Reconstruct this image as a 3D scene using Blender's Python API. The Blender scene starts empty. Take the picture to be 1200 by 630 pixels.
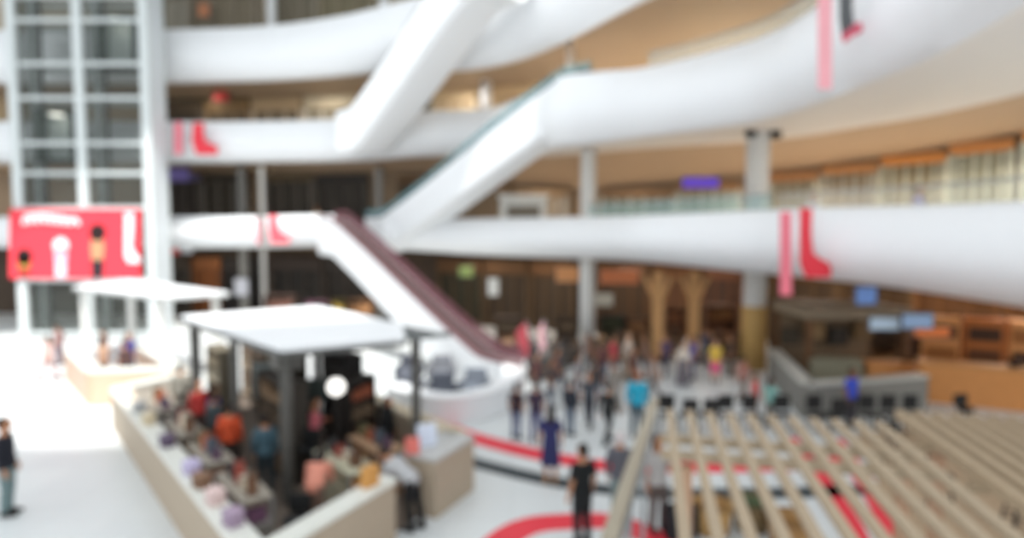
import bpy, bmesh, math, random
from mathutils import Vector, Matrix
random.seed(7)
S = bpy.context.scene
C = S.collection
PI = math.pi
V = Vector
BLUR = True

# ------------------------------------------------------------------ camera model
F = 720.0            # focal length in pixels of the 1200 wide frame
CZ = 5.2             # eye height
HOR = 272.0          # row of the horizon
PITCH = math.atan((315 - HOR) / F)
_f = V((0, math.cos(PITCH), -math.sin(PITCH)))
_u = V((0, math.sin(PITCH), math.cos(PITCH)))
def ray(px, py):
    return _f + V((1, 0, 0)) * ((px - 600) / F) + _u * ((315 - py) / F)
def at(px, py, Y):
    d = ray(px, py)
    return V((0, 0, CZ)) + d * (Y / d.y)
def gr(px, py, z=0.0):
    d = ray(px, py)
    p = V((0, 0, CZ)) + d * ((z - CZ) / d.z)
    return V((p.x, p.y, z))

# ------------------------------------------------------------------ materials
def lin(c):
    return [((v / 255) / 12.92 if v / 255 <= .04045 else ((v / 255 + .055) / 1.055) ** 2.4) for v in c]
MATS = {}
def M(name, c=(200, 200, 200), rough=.6, metal=0., noise=.06, scale=6., emit=0., spec=.3):
    if name in MATS: return MATS[name]
    m = bpy.data.materials.new(name); m.use_nodes = True
    nt = m.node_tree; b = nt.nodes['Principled BSDF']
    col = lin(c)
    b.inputs['Roughness'].default_value = rough
    b.inputs['Metallic'].default_value = metal
    b.inputs['Specular IOR Level'].default_value = spec
    tc = nt.nodes.new('ShaderNodeTexCoord'); n = nt.nodes.new('ShaderNodeTexNoise')
    n.inputs['Scale'].default_value = scale; n.inputs['Detail'].default_value = 3
    nt.links.new(tc.outputs['Object'], n.inputs['Vector'])
    mx = nt.nodes.new('ShaderNodeMix'); mx.data_type = 'RGBA'
    mx.inputs['A'].default_value = [v * (1 - noise) for v in col] + [1]
    mx.inputs['B'].default_value = [min(1, v * (1 + noise)) for v in col] + [1]
    nt.links.new(n.outputs['Fac'], mx.inputs['Factor'])
    nt.links.new(mx.outputs['Result'], b.inputs['Base Color'])
    if emit:
        b.inputs['Emission Color'].default_value = col + [1]
        b.inputs['Emission Strength'].default_value = emit
    MATS[name] = m
    return m
def glass(name, c, alpha=.35):
    if name in MATS: return MATS[name]
    m = bpy.data.materials.new(name); m.use_nodes = True
    nt = m.node_tree; b = nt.nodes['Principled BSDF']; o = nt.nodes['Material Output']
    b.inputs['Base Color'].default_value = lin(c) + [1]; b.inputs['Roughness'].default_value = .12
    t = nt.nodes.new('ShaderNodeBsdfTransparent'); t.inputs['Color'].default_value = lin(tuple(255 - (255 - v) * .2 for v in c)) + [1]
    mx = nt.nodes.new('ShaderNodeMixShader'); mx.inputs[0].default_value = alpha
    nt.links.new(t.outputs[0], mx.inputs[1]); nt.links.new(b.outputs[0], mx.inputs[2]); nt.links.new(mx.outputs[0], o.inputs['Surface'])
    MATS[name] = m
    return m
def K(c, rough=.7, emit=0.):          # plain coloured surface
    return M('tone_%d_%d_%d%s' % (c[0], c[1], c[2], '_lit%g' % emit if emit else ''), c, rough, emit=emit)

# ------------------------------------------------------------------ mesh builder
class MB:
    def __init__(s): s.bm = bmesh.new()
    def box(s, c, d, rz=0., bev=0., mat=0):
        r = bmesh.ops.create_cube(s.bm, size=1.)
        vs = r['verts']
        bmesh.ops.scale(s.bm, verts=vs, vec=d)
        if bev:
            es = list({e for v in vs for e in v.link_edges})
            g = bmesh.ops.bevel(s.bm, geom=es, offset=bev, segments=2, affect='EDGES', profile=.5)
            vs = list({v for v in g['verts']} | {v for v in vs if v.is_valid})
        bmesh.ops.rotate(s.bm, verts=vs, cent=(0, 0, 0), matrix=Matrix.Rotation(rz, 3, 'Z'))
        bmesh.ops.translate(s.bm, verts=vs, vec=c)
        if mat:
            for f in {f for v in vs for f in v.link_faces}: f.material_index = mat
        return s
    def bar(s, a, b, w, h=None):         # rectangular bar a->b
        a, b = V(a), V(b); h = h or w
        t = (b - a).normalized()
        up = V((0, 0, 1)) if abs(t.z) < .95 else V((0, 1, 0))
        x = t.cross(up).normalized(); y = x.cross(t)
        q = []
        for p in (a, b):
            q.append([s.bm.verts.new(p + x * i * w / 2 + y * j * h / 2) for i, j in ((-1, -1), (1, -1), (1, 1), (-1, 1))])
        s.bm.faces.new(q[0][::-1]); s.bm.faces.new(q[1])
        for i in range(4): s.bm.faces.new((q[0][i], q[0][(i + 1) % 4], q[1][(i + 1) % 4], q[1][i]))
        return s
    def tube(s, pts, rad, n=10, flat=None):
        pts = [V(p) for p in pts]; rings = []
        if not isinstance(rad, (list, tuple)): rad = [rad] * len(pts)
        for i, p in enumerate(pts):
            t = (pts[min(i + 1, len(pts) - 1)] - pts[max(i - 1, 0)]).normalized()
            up = V((0, 0, 1)) if abs(t.z) < .9 else V((0, 1, 0))
            if flat is not None: up = V(flat)
            x = t.cross(up).normalized(); y = x.cross(t)
            rx, ry = rad[i] if isinstance(rad[i], (list, tuple)) else (rad[i], rad[i])
            rings.append([s.bm.verts.new(p + x * rx * math.cos(2 * PI * k / n) + y * ry * math.sin(2 * PI * k / n)) for k in range(n)])
        s.skin(rings); return s
    def skin(s, rings, caps=True, loop=False):
        n = len(rings[0])
        for a, b in zip(rings, rings[1:] + ([rings[0]] if loop else [])):
            for k in range(n):
                try: s.bm.faces.new((a[k], a[(k + 1) % n], b[(k + 1) % n], b[k]))
                except ValueError: pass
        if caps and not loop:
            s.bm.faces.new(rings[0][::-1]); s.bm.faces.new(rings[-1])
    def prism(s, poly, z0, z1):          # poly [(x,y)], vertical extrusion
        n = len(poly)
        a = [s.bm.verts.new((p[0], p[1], z0)) for p in poly]; b = [s.bm.verts.new((p[0], p[1], z1)) for p in poly]
        s.bm.faces.new(a[::-1]); s.bm.faces.new(b)
        for k in range(n): s.bm.faces.new((a[k], a[(k + 1) % n], b[(k + 1) % n], b[k]))
        return s
    def plate(s, pts, off):              # polygon of 3-D points given thickness by vector off
        off = V(off); n = len(pts)
        a = [s.bm.verts.new(V(p)) for p in pts]; b = [s.bm.verts.new(V(p) + off) for p in pts]
        s.bm.faces.new(a[::-1]); s.bm.faces.new(b)
        for k in range(n): s.bm.faces.new((a[k], a[(k + 1) % n], b[(k + 1) % n], b[k]))
        return s
    def lathe(s, prof, c=(0, 0, 0), n=20):
        rings = [[s.bm.verts.new((c[0] + r * math.cos(2 * PI * k / n), c[1] + r * math.sin(2 * PI * k / n), c[2] + z)) for k in range(n)] for r, z in prof]
        s.skin(rings); return s
    def ball(s, c, r, sc=(1, 1, 1), n=12):
        g = bmesh.ops.create_uvsphere(s.bm, u_segments=n, v_segments=max(6, n // 2 + 1), radius=r)
        bmesh.ops.scale(s.bm, verts=g['verts'], vec=sc); bmesh.ops.translate(s.bm, verts=g['verts'], vec=c); return s
    def mesh(s, name, mats, smooth=False):
        bmesh.ops.recalc_face_normals(s.bm, faces=s.bm.faces)
        me = bpy.data.meshes.new(name); s.bm.to_mesh(me); s.bm.free()
        for m in (mats if isinstance(mats, (list, tuple)) else [mats]): me.materials.append(m)
        if smooth:
            for p in me.polygons: p.use_smooth = True
        return me
    def build(s, name, mats, parent=None, smooth=False):
        o = bpy.data.objects.new(name, s.mesh(name, mats, smooth)); C.objects.link(o)
        if parent is not None: o.parent = parent
        return o
USED = set()
def tag(o, label, cat, group=None, kind=None):
    if label in USED: print('DUPLICATE LABEL', label)
    USED.add(label)
    o['label'] = label; o['category'] = cat
    if group: o['group'] = group
    if kind: o['kind'] = kind
    return o
def thing(name, loc, label, cat, rz=0., group=None):
    o = bpy.data.objects.new(name, None); C.objects.link(o); o.empty_display_size = .2
    o.location = loc; o.rotation_euler.z = rz
    return tag(o, label, cat, group)
def struct(o): o['kind'] = 'structure'; return o

WHITE = M('white_plaster', (236, 238, 240), .45, noise=.02)
TAN = M('soffit_falloff', (192, 166, 138), .6, noise=.05)  # tan tone paints the light's falloff toward the back of the soffit
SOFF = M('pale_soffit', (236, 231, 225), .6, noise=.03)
GREYM = M('grey_metal', (150, 154, 156), .4, .3)
DARK = M('dark_metal', (52, 50, 48), .5, .2)
BLACK = M('black_plastic', (22, 22, 23), .5)
RED = M('red_vinyl', (232, 62, 76), .5, noise=.04)
PINK = M('pink_film', (240, 128, 144), .5, noise=.04)
WOOD = M('pale_timber', (172, 154, 130), .6, noise=.1, scale=9)
TAUPE = M('taupe_panel', (176, 160, 140), .6, noise=.05)
ORANGE = M('orange_wood', (212, 146, 86), .5, noise=.12)
BROWN = M('brown_wood', (104, 72, 46), .6, noise=.15)

# ------------------------------------------------------------------ floor
def floor_mat():
    m = bpy.data.materials.new('polished_floor'); m.use_nodes = True
    nt = m.node_tree; b = nt.nodes['Principled BSDF']
    tc = nt.nodes.new('ShaderNodeTexCoord')
    br = nt.nodes.new('ShaderNodeTexBrick'); br.inputs['Scale'].default_value = 1.
    br.inputs['Brick Width'].default_value = 1.2; br.inputs['Row Height'].default_value = 1.2; br.inputs['Mortar Size'].default_value = .004
    br.offset = 0
    br.inputs['Color1'].default_value = lin((222, 226, 226)) + [1]; br.inputs['Color2'].default_value = lin((216, 220, 221)) + [1]
    br.inputs['Mortar'].default_value = lin((190, 194, 196)) + [1]
    nt.links.new(tc.outputs['Object'], br.inputs['Vector']); nt.links.new(br.outputs['Color'], b.inputs['Base Color'])
    b.inputs['Roughness'].default_value = .38; b.inputs['Specular IOR Level'].default_value = .35
    return m
M('mid_column', (140, 138, 134), .5)
struct(MB().box((0, 22, -.15), (90, 60, .3)).build('floor', floor_mat()))

def ribbon(name, pix, halfw, mat, z=.006):
    P = catmull([list(gr(x, y)) for x, y in pix], 8)
    rows = []
    mb = MB()
    for i, p in enumerate(P):
        t = (V(P[min(i + 1, len(P) - 1)]) - V(P[max(i - 1, 0)])).normalized(); n = V((-t.y, t.x, 0))
        a, b = V(p) - n * halfw, V(p) + n * halfw
        rows.append([mb.bm.verts.new((a.x, a.y, .0005)), mb.bm.verts.new((b.x, b.y, .0005)), mb.bm.verts.new((b.x, b.y, z)), mb.bm.verts.new((a.x, a.y, z))])
    mb.skin(rows)
    return struct(mb.build(name, mat))
def catmull(P, n):
    out = []
    for i in range(len(P) - 1):
        p0, p1, p2, p3 = P[max(i - 1, 0)], P[i], P[i + 1], P[min(i + 2, len(P) - 1)]
        for k in range(n):
            t = k / n
            out.append([.5 * (2 * b + (c - a) * t + (2 * a - 5 * b + 4 * c - d) * t * t + (3 * b - a - 3 * c + d) * t ** 3) for a, b, c, d in zip(p0, p1, p2, p3)])
    out.append(list(P[-1])); return out
ribbon('trim_1', [(505, 492), (545, 509), (600, 525), (660, 538), (720, 546), (820, 547), (920, 545), (1000, 540)], .32, RED)
ribbon('trim_2', [(525, 533), (580, 548), (640, 562), (700, 572), (760, 577), (840, 578), (930, 577), (1010, 573)], .26, M('charcoal_inlay', (58, 66, 70), .5))
ribbon('trim_3', [(555, 668), (590, 632), (620, 616), (660, 611), (720, 612), (790, 640)], .3, RED)
ribbon('trim_4', [(925, 512), (950, 545), (975, 580), (1000, 620), (1010, 660)], .2, RED)
ribbon('trim_5', [(978, 514), (1000, 545), (1024, 580), (1045, 620), (1060, 660)], .2, RED)

# ------------------------------------------------------------------ back wall plan and gallery bands
BACK = [(-140, 40), (-60, 39.5), (165, 38.5), (300, 37.6), (480, 36), (600, 33.8), (700, 31.8), (800, 30.6), (900, 29.4), (1050, 26), (1200, 22.6), (1330, 20.5), (1500, 18)]
def interp(tab, x, k=1):
    if x <= tab[0][0]: return tab[0][k]
    for a, b in zip(tab, tab[1:]):
        if x <= b[0]:
            t = (x - a[0]) / (b[0] - a[0]); return a[k] + (b[k] - a[k]) * t
    return tab[-1][k]
def backpt(px):
    Y = interp(BACK, px); return V((at(px, HOR, Y).x, Y, 0))
ZB = {1: [(0, 4.25), (600, 4.1), (900, 3.9), (1300, 3.8)],
      2: [(0, 9.0), (500, 8.6), (600, 7.7), (700, 7.3), (800, 7.6), (900, 7.95), (1050, 8.4), (1200, 8.85), (1400, 9.2)],
      3: [(0, 13.6), (600, 13.0), (1300, 13.0)]}
def band(name, level, keys, parapet=1.1, bulge=.34):
    rows = []
    for px, top, bot, Y in keys:
        p = at(px, top, Y); q = at(px, bot, Y); bk = backpt(px)
        rows.append([p.x, Y, p.z, q.z, bk.x, bk.y, interp(ZB[level], px)])
    P = catmull(rows, 10)
    mb = MB(); rings = []
    for i, r in enumerate(P):
        a, b = P[max(i - 1, 0)], P[min(i + 1, len(P) - 1)]
        t = V((b[0] - a[0], b[1] - a[1], 0)).normalized(); n = V((t.y, -t.x, 0))
        fp = V((r[0], r[1], 0)); bk = V((r[4], r[5], 0)); inn = (bk - fp); L = inn.length; inn.normalize()
        zt, zb, zs = r[2], r[3], r[6]; h = zt - zb; zf = zt - parapet
        def o(u, z): return mb.bm.verts.new(fp + n * u + V((0, 0, z)))
        def b_(u, z): return mb.bm.verts.new(fp + inn * u + V((0, 0, z)))
        rings.append([b_(.42, zt - .03), b_(.45, zf), b_(L + .3, zf), b_(L + .3, zs), b_(L * .86, zs + max(0, (zb + .2 - zs)) * .55), b_(L * .62, max(zs, zb) + .3), b_(min(2.6, L * .35), max(zs, zb) + .3), b_(.9, zb + .04),
                      o(-.3, zb), o(.05, zb + .10 * h), o(bulge * .8, zb + .28 * h), o(bulge, zb + .48 * h), o(bulge * .75, zb + .7 * h), o(bulge * .3, zb + .9 * h), o(0, zt), b_(.2, zt + .02)])
    mb.skin(rings)
    for f in mb.bm.faces: f.smooth = True
    ob = mb.build(name, [WHITE, SOFF, TAN, M('gallery_floor', (226, 220, 210), .5), M('soffit_shade', (166, 146, 124), .6)])  # last slot paints the shade under the third gallery as a browner colour
    n = 16
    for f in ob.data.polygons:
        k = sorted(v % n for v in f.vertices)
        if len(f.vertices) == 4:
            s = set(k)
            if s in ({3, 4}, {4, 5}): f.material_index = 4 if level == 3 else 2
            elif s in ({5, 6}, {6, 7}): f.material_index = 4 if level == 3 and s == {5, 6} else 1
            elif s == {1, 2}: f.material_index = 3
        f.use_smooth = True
    ob.data.set_sharp_from_angle(angle=.9)
    return struct(ob)
k = .8
L1L = [(-90, 255, 291, 41 * k), (60, 254, 291, 41 * k), (165, 254, 291, 41 * k), (300, 253, 290, 40.4 * k), (350, 252, 289, 40 * k), (392, 252, 288, 39.4 * k)]
L1R = [(452, 258, 292, 38 * k), (500, 257, 295, 37.6 * k), (560, 256, 299, 36 * k), (690, 254, 304, 31.6 * k), (760, 252, 308, 28 * k), (880, 247, 320, 24.4 * k), (950, 244, 327, 21 * k), (1030, 242, 336, 18.3 * k), (1110, 240, 348, 15.9 * k), (1200, 236, 363, 13.8 * k), (1300, 230, 385, 12 * k), (1420, 222, 410, 10.6 * k)]
L2 = [(-90, 142, 190, 41 * k), (60, 142, 190, 41 * k), (165, 142, 190, 41 * k), (300, 142, 189, 40.4 * k), (420, 138, 187, 39.5 * k), (500, 130, 182, 38.6 * k), (570, 127, 182, 37.4 * k), (618, 110, 178, 33.2 * k), (655, 90, 170, 29.4 * k), (700, 84, 165, 28.3 * k), (760, 78, 158, 27.3 * k), (850, 56, 146, 24.8 * k), (900, 40, 136, 23 * k), (950, 12, 120, 20.4 * k), (1000, -20, 99, 18.2 * k), (1100, -90, 55, 14.8 * k), (1250, -220, -40, 11.2 * k), (1400, -360, -150, 9.4 * k)]
L3 = [(-90, 35, 96, 41 * k), (60, 35, 96, 41 * k), (165, 35, 95, 41 * k), (300, 31, 92, 40.4 * k), (390, 20, 86, 38.6 * k), (470, 2, 78, 36.4 * k), (540, -14, 78, 35 * k), (600, -32, 68, 33.4 * k), (660, -70, 44, 29.6 * k), (740, -145, 0, 25 * k), (850, -250, -60, 21 * k), (1000, -420, -190, 16.5 * k), (1200, -700, -420, 12 * k)]
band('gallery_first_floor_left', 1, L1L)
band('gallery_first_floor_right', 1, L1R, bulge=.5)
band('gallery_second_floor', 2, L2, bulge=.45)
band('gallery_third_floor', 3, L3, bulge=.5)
# landing slab that joins both first floor bands behind the escalators
a, b, c_, d_ = at(388, 272, 32.6), at(456, 272, 31.4), backpt(456), backpt(388)
struct(MB().prism([(a.x, a.y), (b.x, b.y), (c_.x, c_.y), (d_.x, d_.y)], 4.25, 4.9).build('landing_slab', WHITE))

def backwall(name, z0, z1, mat, lo=-140, hi=1500):
    mb = MB(); rows = []
    x = lo
    while x <= hi:
        p = backpt(x); o = V((p.x, p.y, 0)); d = o.normalized() * .3
        rows.append([mb.bm.verts.new((o.x, o.y, z0)), mb.bm.verts.new((o.x, o.y, z1)), mb.bm.verts.new((o.x + d.x, o.y + d.y, z1)), mb.bm.verts.new((o.x + d.x, o.y + d.y, z0))])
        x += 20
    mb.skin(rows)
    return struct(mb.build(name, mat))
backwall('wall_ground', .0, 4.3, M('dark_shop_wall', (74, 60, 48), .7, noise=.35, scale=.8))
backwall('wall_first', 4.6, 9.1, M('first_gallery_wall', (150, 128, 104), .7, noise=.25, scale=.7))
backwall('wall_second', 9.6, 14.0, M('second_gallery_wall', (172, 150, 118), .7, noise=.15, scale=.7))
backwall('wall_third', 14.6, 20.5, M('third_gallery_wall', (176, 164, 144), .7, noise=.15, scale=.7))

# roof with a round skylight opening over the atrium
def roof():
    mb = MB(); n = 64; inner, outer = [], []
    for i in range(n):
        a = 2 * PI * i / n
        r = 1 + .05 * math.sin(3 * a)
        x, y = SKY[0] + SKY[2] * r * math.cos(a), SKY[1] + SKY[3] * r * math.sin(a)
        m = max(abs(math.cos(a)) / 46, abs(math.sin(a)) / 34)
        X, Y = math.cos(a) / m, 18 + math.sin(a) / m
        inner.append((x, y)); outer.append((X, Y))
    for z in (21., 21.5):
        A = [mb.bm.verts.new((x, y, z)) for x, y in inner]; B = [mb.bm.verts.new((x, y, z)) for x, y in outer]
        for i in range(n): mb.bm.faces.new((A[i], A[(i + 1) % n], B[(i + 1) % n], B[i]))
        if z == 21.: A0 = A
    for i in range(n): mb.bm.faces.new((A0[i], A0[(i + 1) % n], A[(i + 1) % n], A[i]))
    return struct(mb.build('ceiling', WHITE))
SKY = (-6, 15.2, 16, 10.7)
roof()

# ------------------------------------------------------------------ columns
def column(px, top, foot, Y, r, tone='pale_column'):
    p = at(px, 272, Y); zt = at(px, top, Y).z
    o = MB().lathe([(r, 0), (r, zt)], (p.x, p.y, 0)).build('column', M(tone, (205, 204, 200), .5), smooth=True)
    o.data.set_sharp_from_angle(angle=.9)
    return struct(o)
column(689, 175, 415, 26.6, .33)
col = column(886, 128, 435, 23.2, .42)
p = at(886, 272, 23.2)
w = MB().lathe([(.47, 0), (.47, 2.35), (.44, 2.42)], (p.x, p.y, 0)).build('column_cladding', M('ochre_cladding', (186, 150, 92), .6), smooth=True); w.parent = col
cp = MB(); cp.box((p.x - .42, p.y - .35, 8.85), (.35, .3, .3)); cp.box((p.x + .5, p.y - .35, 8.8), (.35, .3, .3))
o = cp.build('column_bracket', DARK); o.parent = col
column(308, 195, 350, 31.2, .13, 'mid_column')
column(285, 196, 350, 36, .25, 'mid_column')
column(445, 196, 350, 35, .22, 'mid_column')
for px, Y in ((318, 36), (450, 34.5)):
    p = at(px, 0, Y); struct(MB().lathe([(.25, 14.9), (.25, 20.9)], (p.x, p.y, 0)).build('column', WHITE, smooth=True))
p = at(570, 100, 33); struct(MB().lathe([(.28, 9.9), (.28, 13.6)], (p.x, p.y, 0)).build('column', WHITE, smooth=True))
p = at(668, 70, 27); struct(MB().lathe([(.17, 9.9), (.17, 13.3)], (p.x, p.y, 0)).build('column', SOFF, smooth=True))

# ------------------------------------------------------------------ glass balustrades above the bands
def rail(name, keys, px0, px1, mat, h=.55, inset=.3, step=26):
    rows = catmull([[q[0], at(q[0], q[1], q[3]).x, q[3], at(q[0], q[1], q[3]).z] for q in keys], 10)
    rows = [r for r in rows if px0 <= r[0] <= px1]
    mb = MB(); rr = []
    root = None
    for r in rows:
        p = V((r[1], r[2], r[3])); d = V((p.x, p.y, 0)).normalized() * inset
        q = p + d; e = d.normalized() * .02
        rr.append([mb.bm.verts.new(q - V((0, 0, .1))), mb.bm.verts.new(q + V((0, 0, h))), mb.bm.verts.new(q + e + V((0, 0, h))), mb.bm.verts.new(q + e - V((0, 0, .1)))])
    mb.skin(rr)
    o = struct(mb.build(name, mat))
    hr = MB().tube([V((r[1], r[2], r[3] + h)) + V((r[1], r[2], 0)).normalized() * (inset + .01) for r in rows], .03, 8).build('handrail', GREYM, o, True)
    return o
rail('glass_balustrade', L1R, 690, 905, glass('teal_glass', (180, 212, 212), .16), .5)
rail('glass_balustrade', L1R, 905, 1300, glass('pale_glass', (222, 224, 216), .16), .45)
rail('glass_balustrade', L2, 760, 1010, glass('green_glass', (232, 240, 234), .22), .55)

# ------------------------------------------------------------------ escalators
def escalator(A, B, label, w=1.5, hi=1.0, lo=.75, clad=WHITE, stepm=None, railm=None, far=None, ground=False, inner=None):
    A, B = V(A), V(B)                        # A top, B bottom (step level, centre line)
    hd = V((B.x - A.x, B.y - A.y, 0)); L = hd.length; hd.normalize(); sd = V((-hd.y, hd.x, 0)); H = A.z - B.z
    root = thing('escalator', A, label, 'escalator', group='escalators between the galleries')
    fl = 1.3; N = 40; st = []
    for i in range(N + 1):
        s = L * i / N; t = min(1, max(0, (s - fl) / (L - 2 * fl)))
        t = t * .86 + .14 * (t * t * (3 - 2 * t))
        st.append((s, -H * t))
    def pt(s, z, u): return hd * s + sd * u + V((0, 0, z))
    mb = MB(); rings = []
    prof = [(-w / 2, hi), (-w / 2, -lo * .8), (-w / 2 + .2, -lo), (w / 2 - .2, -lo), (w / 2, -lo * .8), (w / 2, hi), (w / 2 - .12, hi), (w / 2 - .12, 0), (-w / 2 + .12, 0), (-w / 2 + .12, hi)]
    base = -A.z + .004
    for s, z in st:
        rings.append([mb.bm.verts.new(pt(s, max(z + dz, base) if ground else z + dz, u)) for u, dz in prof])
    mb.skin(rings)
    co = mb.build('cladding', [clad, inner or clad], root)
    for f in co.data.polygons:
        if {v % 10 for v in f.vertices} in ({6, 7}, {7, 8}, {8, 9}): f.material_index = 1
    sm = MB()
    nst = int(L / .42)
    for i in range(nst):
        s = L * (i + .5) / nst; t = min(1, max(0, (s - fl) / (L - 2 * fl))); t = t * .86 + .14 * (t * t * (3 - 2 * t))
        sm.box(pt(s, -H * t + .03, 0), (.40, w - .3, .06), math.atan2(hd.y, hd.x))
    o = sm.build('steps', stepm or DARK, root); o['kind'] = 'stuff'
    for sg in (-1, 1):
        MB().tube([pt(s, z + hi + .05, sg * (w / 2 - .06)) for s, z in st], .06, 8).build('handrail', railm or DARK, root, True)
    if far:
        g = MB(); rr = []
        for s, z in st: rr.append([g.bm.verts.new(pt(s, z + dz, far[0] * (w / 2 - .08 + du))) for du, dz in ((0, hi + .1), (.03, hi + .1), (.03, hi + .1 + far[2]), (0, hi + .1 + far[2]))])
        g.skin(rr); g.build('side_screen', far[1], root)
    return root, hd, sd
def esc_pts(px0, pz0, Y0, z0, px1, Y1, z1, w, side):
    a = at(px0, 272, Y0); b = at(px1, 272, Y1)
    a = V((a.x, a.y, z0)); b = V((b.x, b.y, z1)); hd = (b - a); hd.z = 0; hd.normalize(); sd = V((-hd.y, hd.x, 0)) * side
    return a + sd * w / 2, b + sd * w / 2
teal = glass('teal_screen', (140, 190, 198), .3)
A, B = esc_pts(572, 0, 22.8, 15.0, 396, 30.4, 10.0, 2.1, -1)
escalator(A, B, 'white clad escalator rising from second gallery to the top edge', 2.1, 1.05, 1.0)
A, B = esc_pts(690, 0, 22.6, 10.0, 428, 31.6, 4.95, 1.5, -1)
escalator(A, B, 'white clad escalator with teal glass rising to the bulging second gallery', 1.5, 1.0, .8, far=(1, teal, .28))
A, B = esc_pts(372, 0, 30.6, 4.9, 588, 19.3, .02, 1.0, 1)
maroon = M('maroon_steps', (122, 98, 98), .6)
escalator(A, B, 'white escalator with maroon handrails coming down to the ground floor', 1.0, 1.0, .85, inner=M('maroon_lining', (156, 132, 132), .6), stepm=maroon, railm=M('maroon_rubber', (118, 82, 88), .5), far=(1, glass('maroon_glass', (150, 104, 112), .45), .3), ground=True)

# white curved wall round the escalator foot
def wallstrip(pix, h, th, mat, name, label, cat):
    P = catmull([list(gr(x, y)) for x, y in pix], 8); mb = MB(); rr = []
    c0 = V(P[0])
    root = thing(name, c0, label, cat)
    for i, p in enumerate(P):
        t = (V(P[min(i + 1, len(P) - 1)]) - V(P[max(i - 1, 0)])).normalized(); n = V((-t.y, t.x, 0)); q = V(p) - c0
        rr.append([mb.bm.verts.new(q - n * th / 2), mb.bm.verts.new(q + n * th / 2), mb.bm.verts.new(q + n * th / 2 + V((0, 0, h))), mb.bm.verts.new(q - n * th / 2 + V((0, 0, h)))])
    mb.skin(rr); mb.build('wall_body', mat, root)
    cb = MB(); rr = []
    for i, p in enumerate(P):
        t = (V(P[min(i + 1, len(P) - 1)]) - V(P[max(i - 1, 0)])).normalized(); n = V((-t.y, t.x, 0)); q = V(p) - c0 + V((0, 0, h))
        rr.append([cb.bm.verts.new(q - n * (th / 2 + .05)), cb.bm.verts.new(q + n * (th / 2 + .05)), cb.bm.verts.new(q + n * (th / 2 + .05) + V((0, 0, .06))), cb.bm.verts.new(q - n * (th / 2 + .05) + V((0, 0, .06)))])
    cb.skin(rr); cb.build('coping', WHITE, root)
    return root
wallstrip([(598, 452), (601, 466), (588, 479), (560, 490), (525, 495), (490, 490), (462, 479)], .7, .5, WHITE, 'curved_wall', 'low curved white wall wrapped around the escalator foot', 'low wall')

# ------------------------------------------------------------------ glass lift tower
def tower():
    Y = 30.; x0, x1 = at(12, 0, Y).x, at(168, 0, Y).x; xm = at(90, 0, Y).x; D = 1.25; H = 20.8
    root = thing('lift_tower', ((x0 + x1) / 2, Y, 0), 'glass lift tower with white grid framing behind the red banner', 'lift tower')
    ox = (x0 + x1) / 2
    for x in (x0, xm, x1):
        for y in (0, D):
            MB().box((x - ox, y, H / 2), (.42 if y == 0 else .3, .3, H)).build('post', M('tower_frame', (206, 212, 212), .4), root)
    zs = [.25] + [at(90, py, Y).z for py in (328, 243, 203, 115, 75, -4)]
    zs = sorted(zs + [at(90, 24, Y).z, at(90, 168, Y).z])
    for z in zs:
        MB().box((0, 0, z), (x1 - x0, .2, .17)).build('beam', M('tower_frame'), root)
        MB().box((0, D, z), (x1 - x0, .2, .2)).build('beam', M('tower_frame'), root)
    g = glass('tower_glass', (120, 126, 122), .13)
    for za, zb in zip(zs, zs[1:]):
        for xa, xb in ((x0, xm), (xm, x1)):
            MB().box(((xa + xb) / 2 - ox, .02, (za + zb) / 2), (xb - xa - .36, .03, zb - za - .2)).build('glass_pane', g, root)
    MB().box((x0 - ox, D / 2, H / 2), (.04, D - .35, H - .3)).build('side_glass', g, root)
    MB().box((x1 - ox + .1, D / 2, H / 2), (.12, D - .3, H - .1)).build('side_panel', M('tower_panel', (214, 219, 222), .5), root)
    # dark machinery frame inside each shaft
    for xa, xb in ((x0, xm), (xm, x1)):
        for s in (.18, .82):
            MB().box((xa + (xb - xa) * s - ox, 1.0, H / 2), (.12, .12, H)).build('guide_rail', DARK, root)
    return x0, xm, x1, Y, zs
tx0, txm, tx1, tY, tz = tower()
def lift_car(xa, xb, z, label):
    root = thing('lift_car', ((xa + xb) / 2, tY + .62, z), label, 'lift car', group='lift cars in the glass tower')
    w, d, h = (xb - xa) * .56, .9, 2.5
    MB().box((0, 0, .08), (w, d, .16), bev=.03).build('cab_floor', DARK, root)
    MB().box((0, 0, h), (w, d, .2), bev=.06).build('cab_roof', M('cab_roof', (92, 100, 98), .5), root)
    cw = M('cab_panel', (226, 234, 232), .35)
    MB().box((0, d / 2 - .04, h / 2), (w, .06, h - .2)).build('back_panel', cw, root)
    for s in (-1, 1): MB().box((s * (w / 2 - .03), 0, h / 2), (.05, d - .1, h - .2)).build('side_panel', M('cab_edge', (96, 106, 104), .4), root)
    MB().lathe([(.3, 0), (.3, .04)], (0, -.1, h - .16)).build('cab_light', K((255, 252, 240), emit=3.), root)
lift_car(tx0, txm, at(50, 190, tY).z, 'white-backed lift car in the shaft with its floor above the second gallery band')
lift_car(txm, tx1, at(120, 78, tY).z, 'white-backed lift car high in the tower beside the third gallery band')

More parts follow.
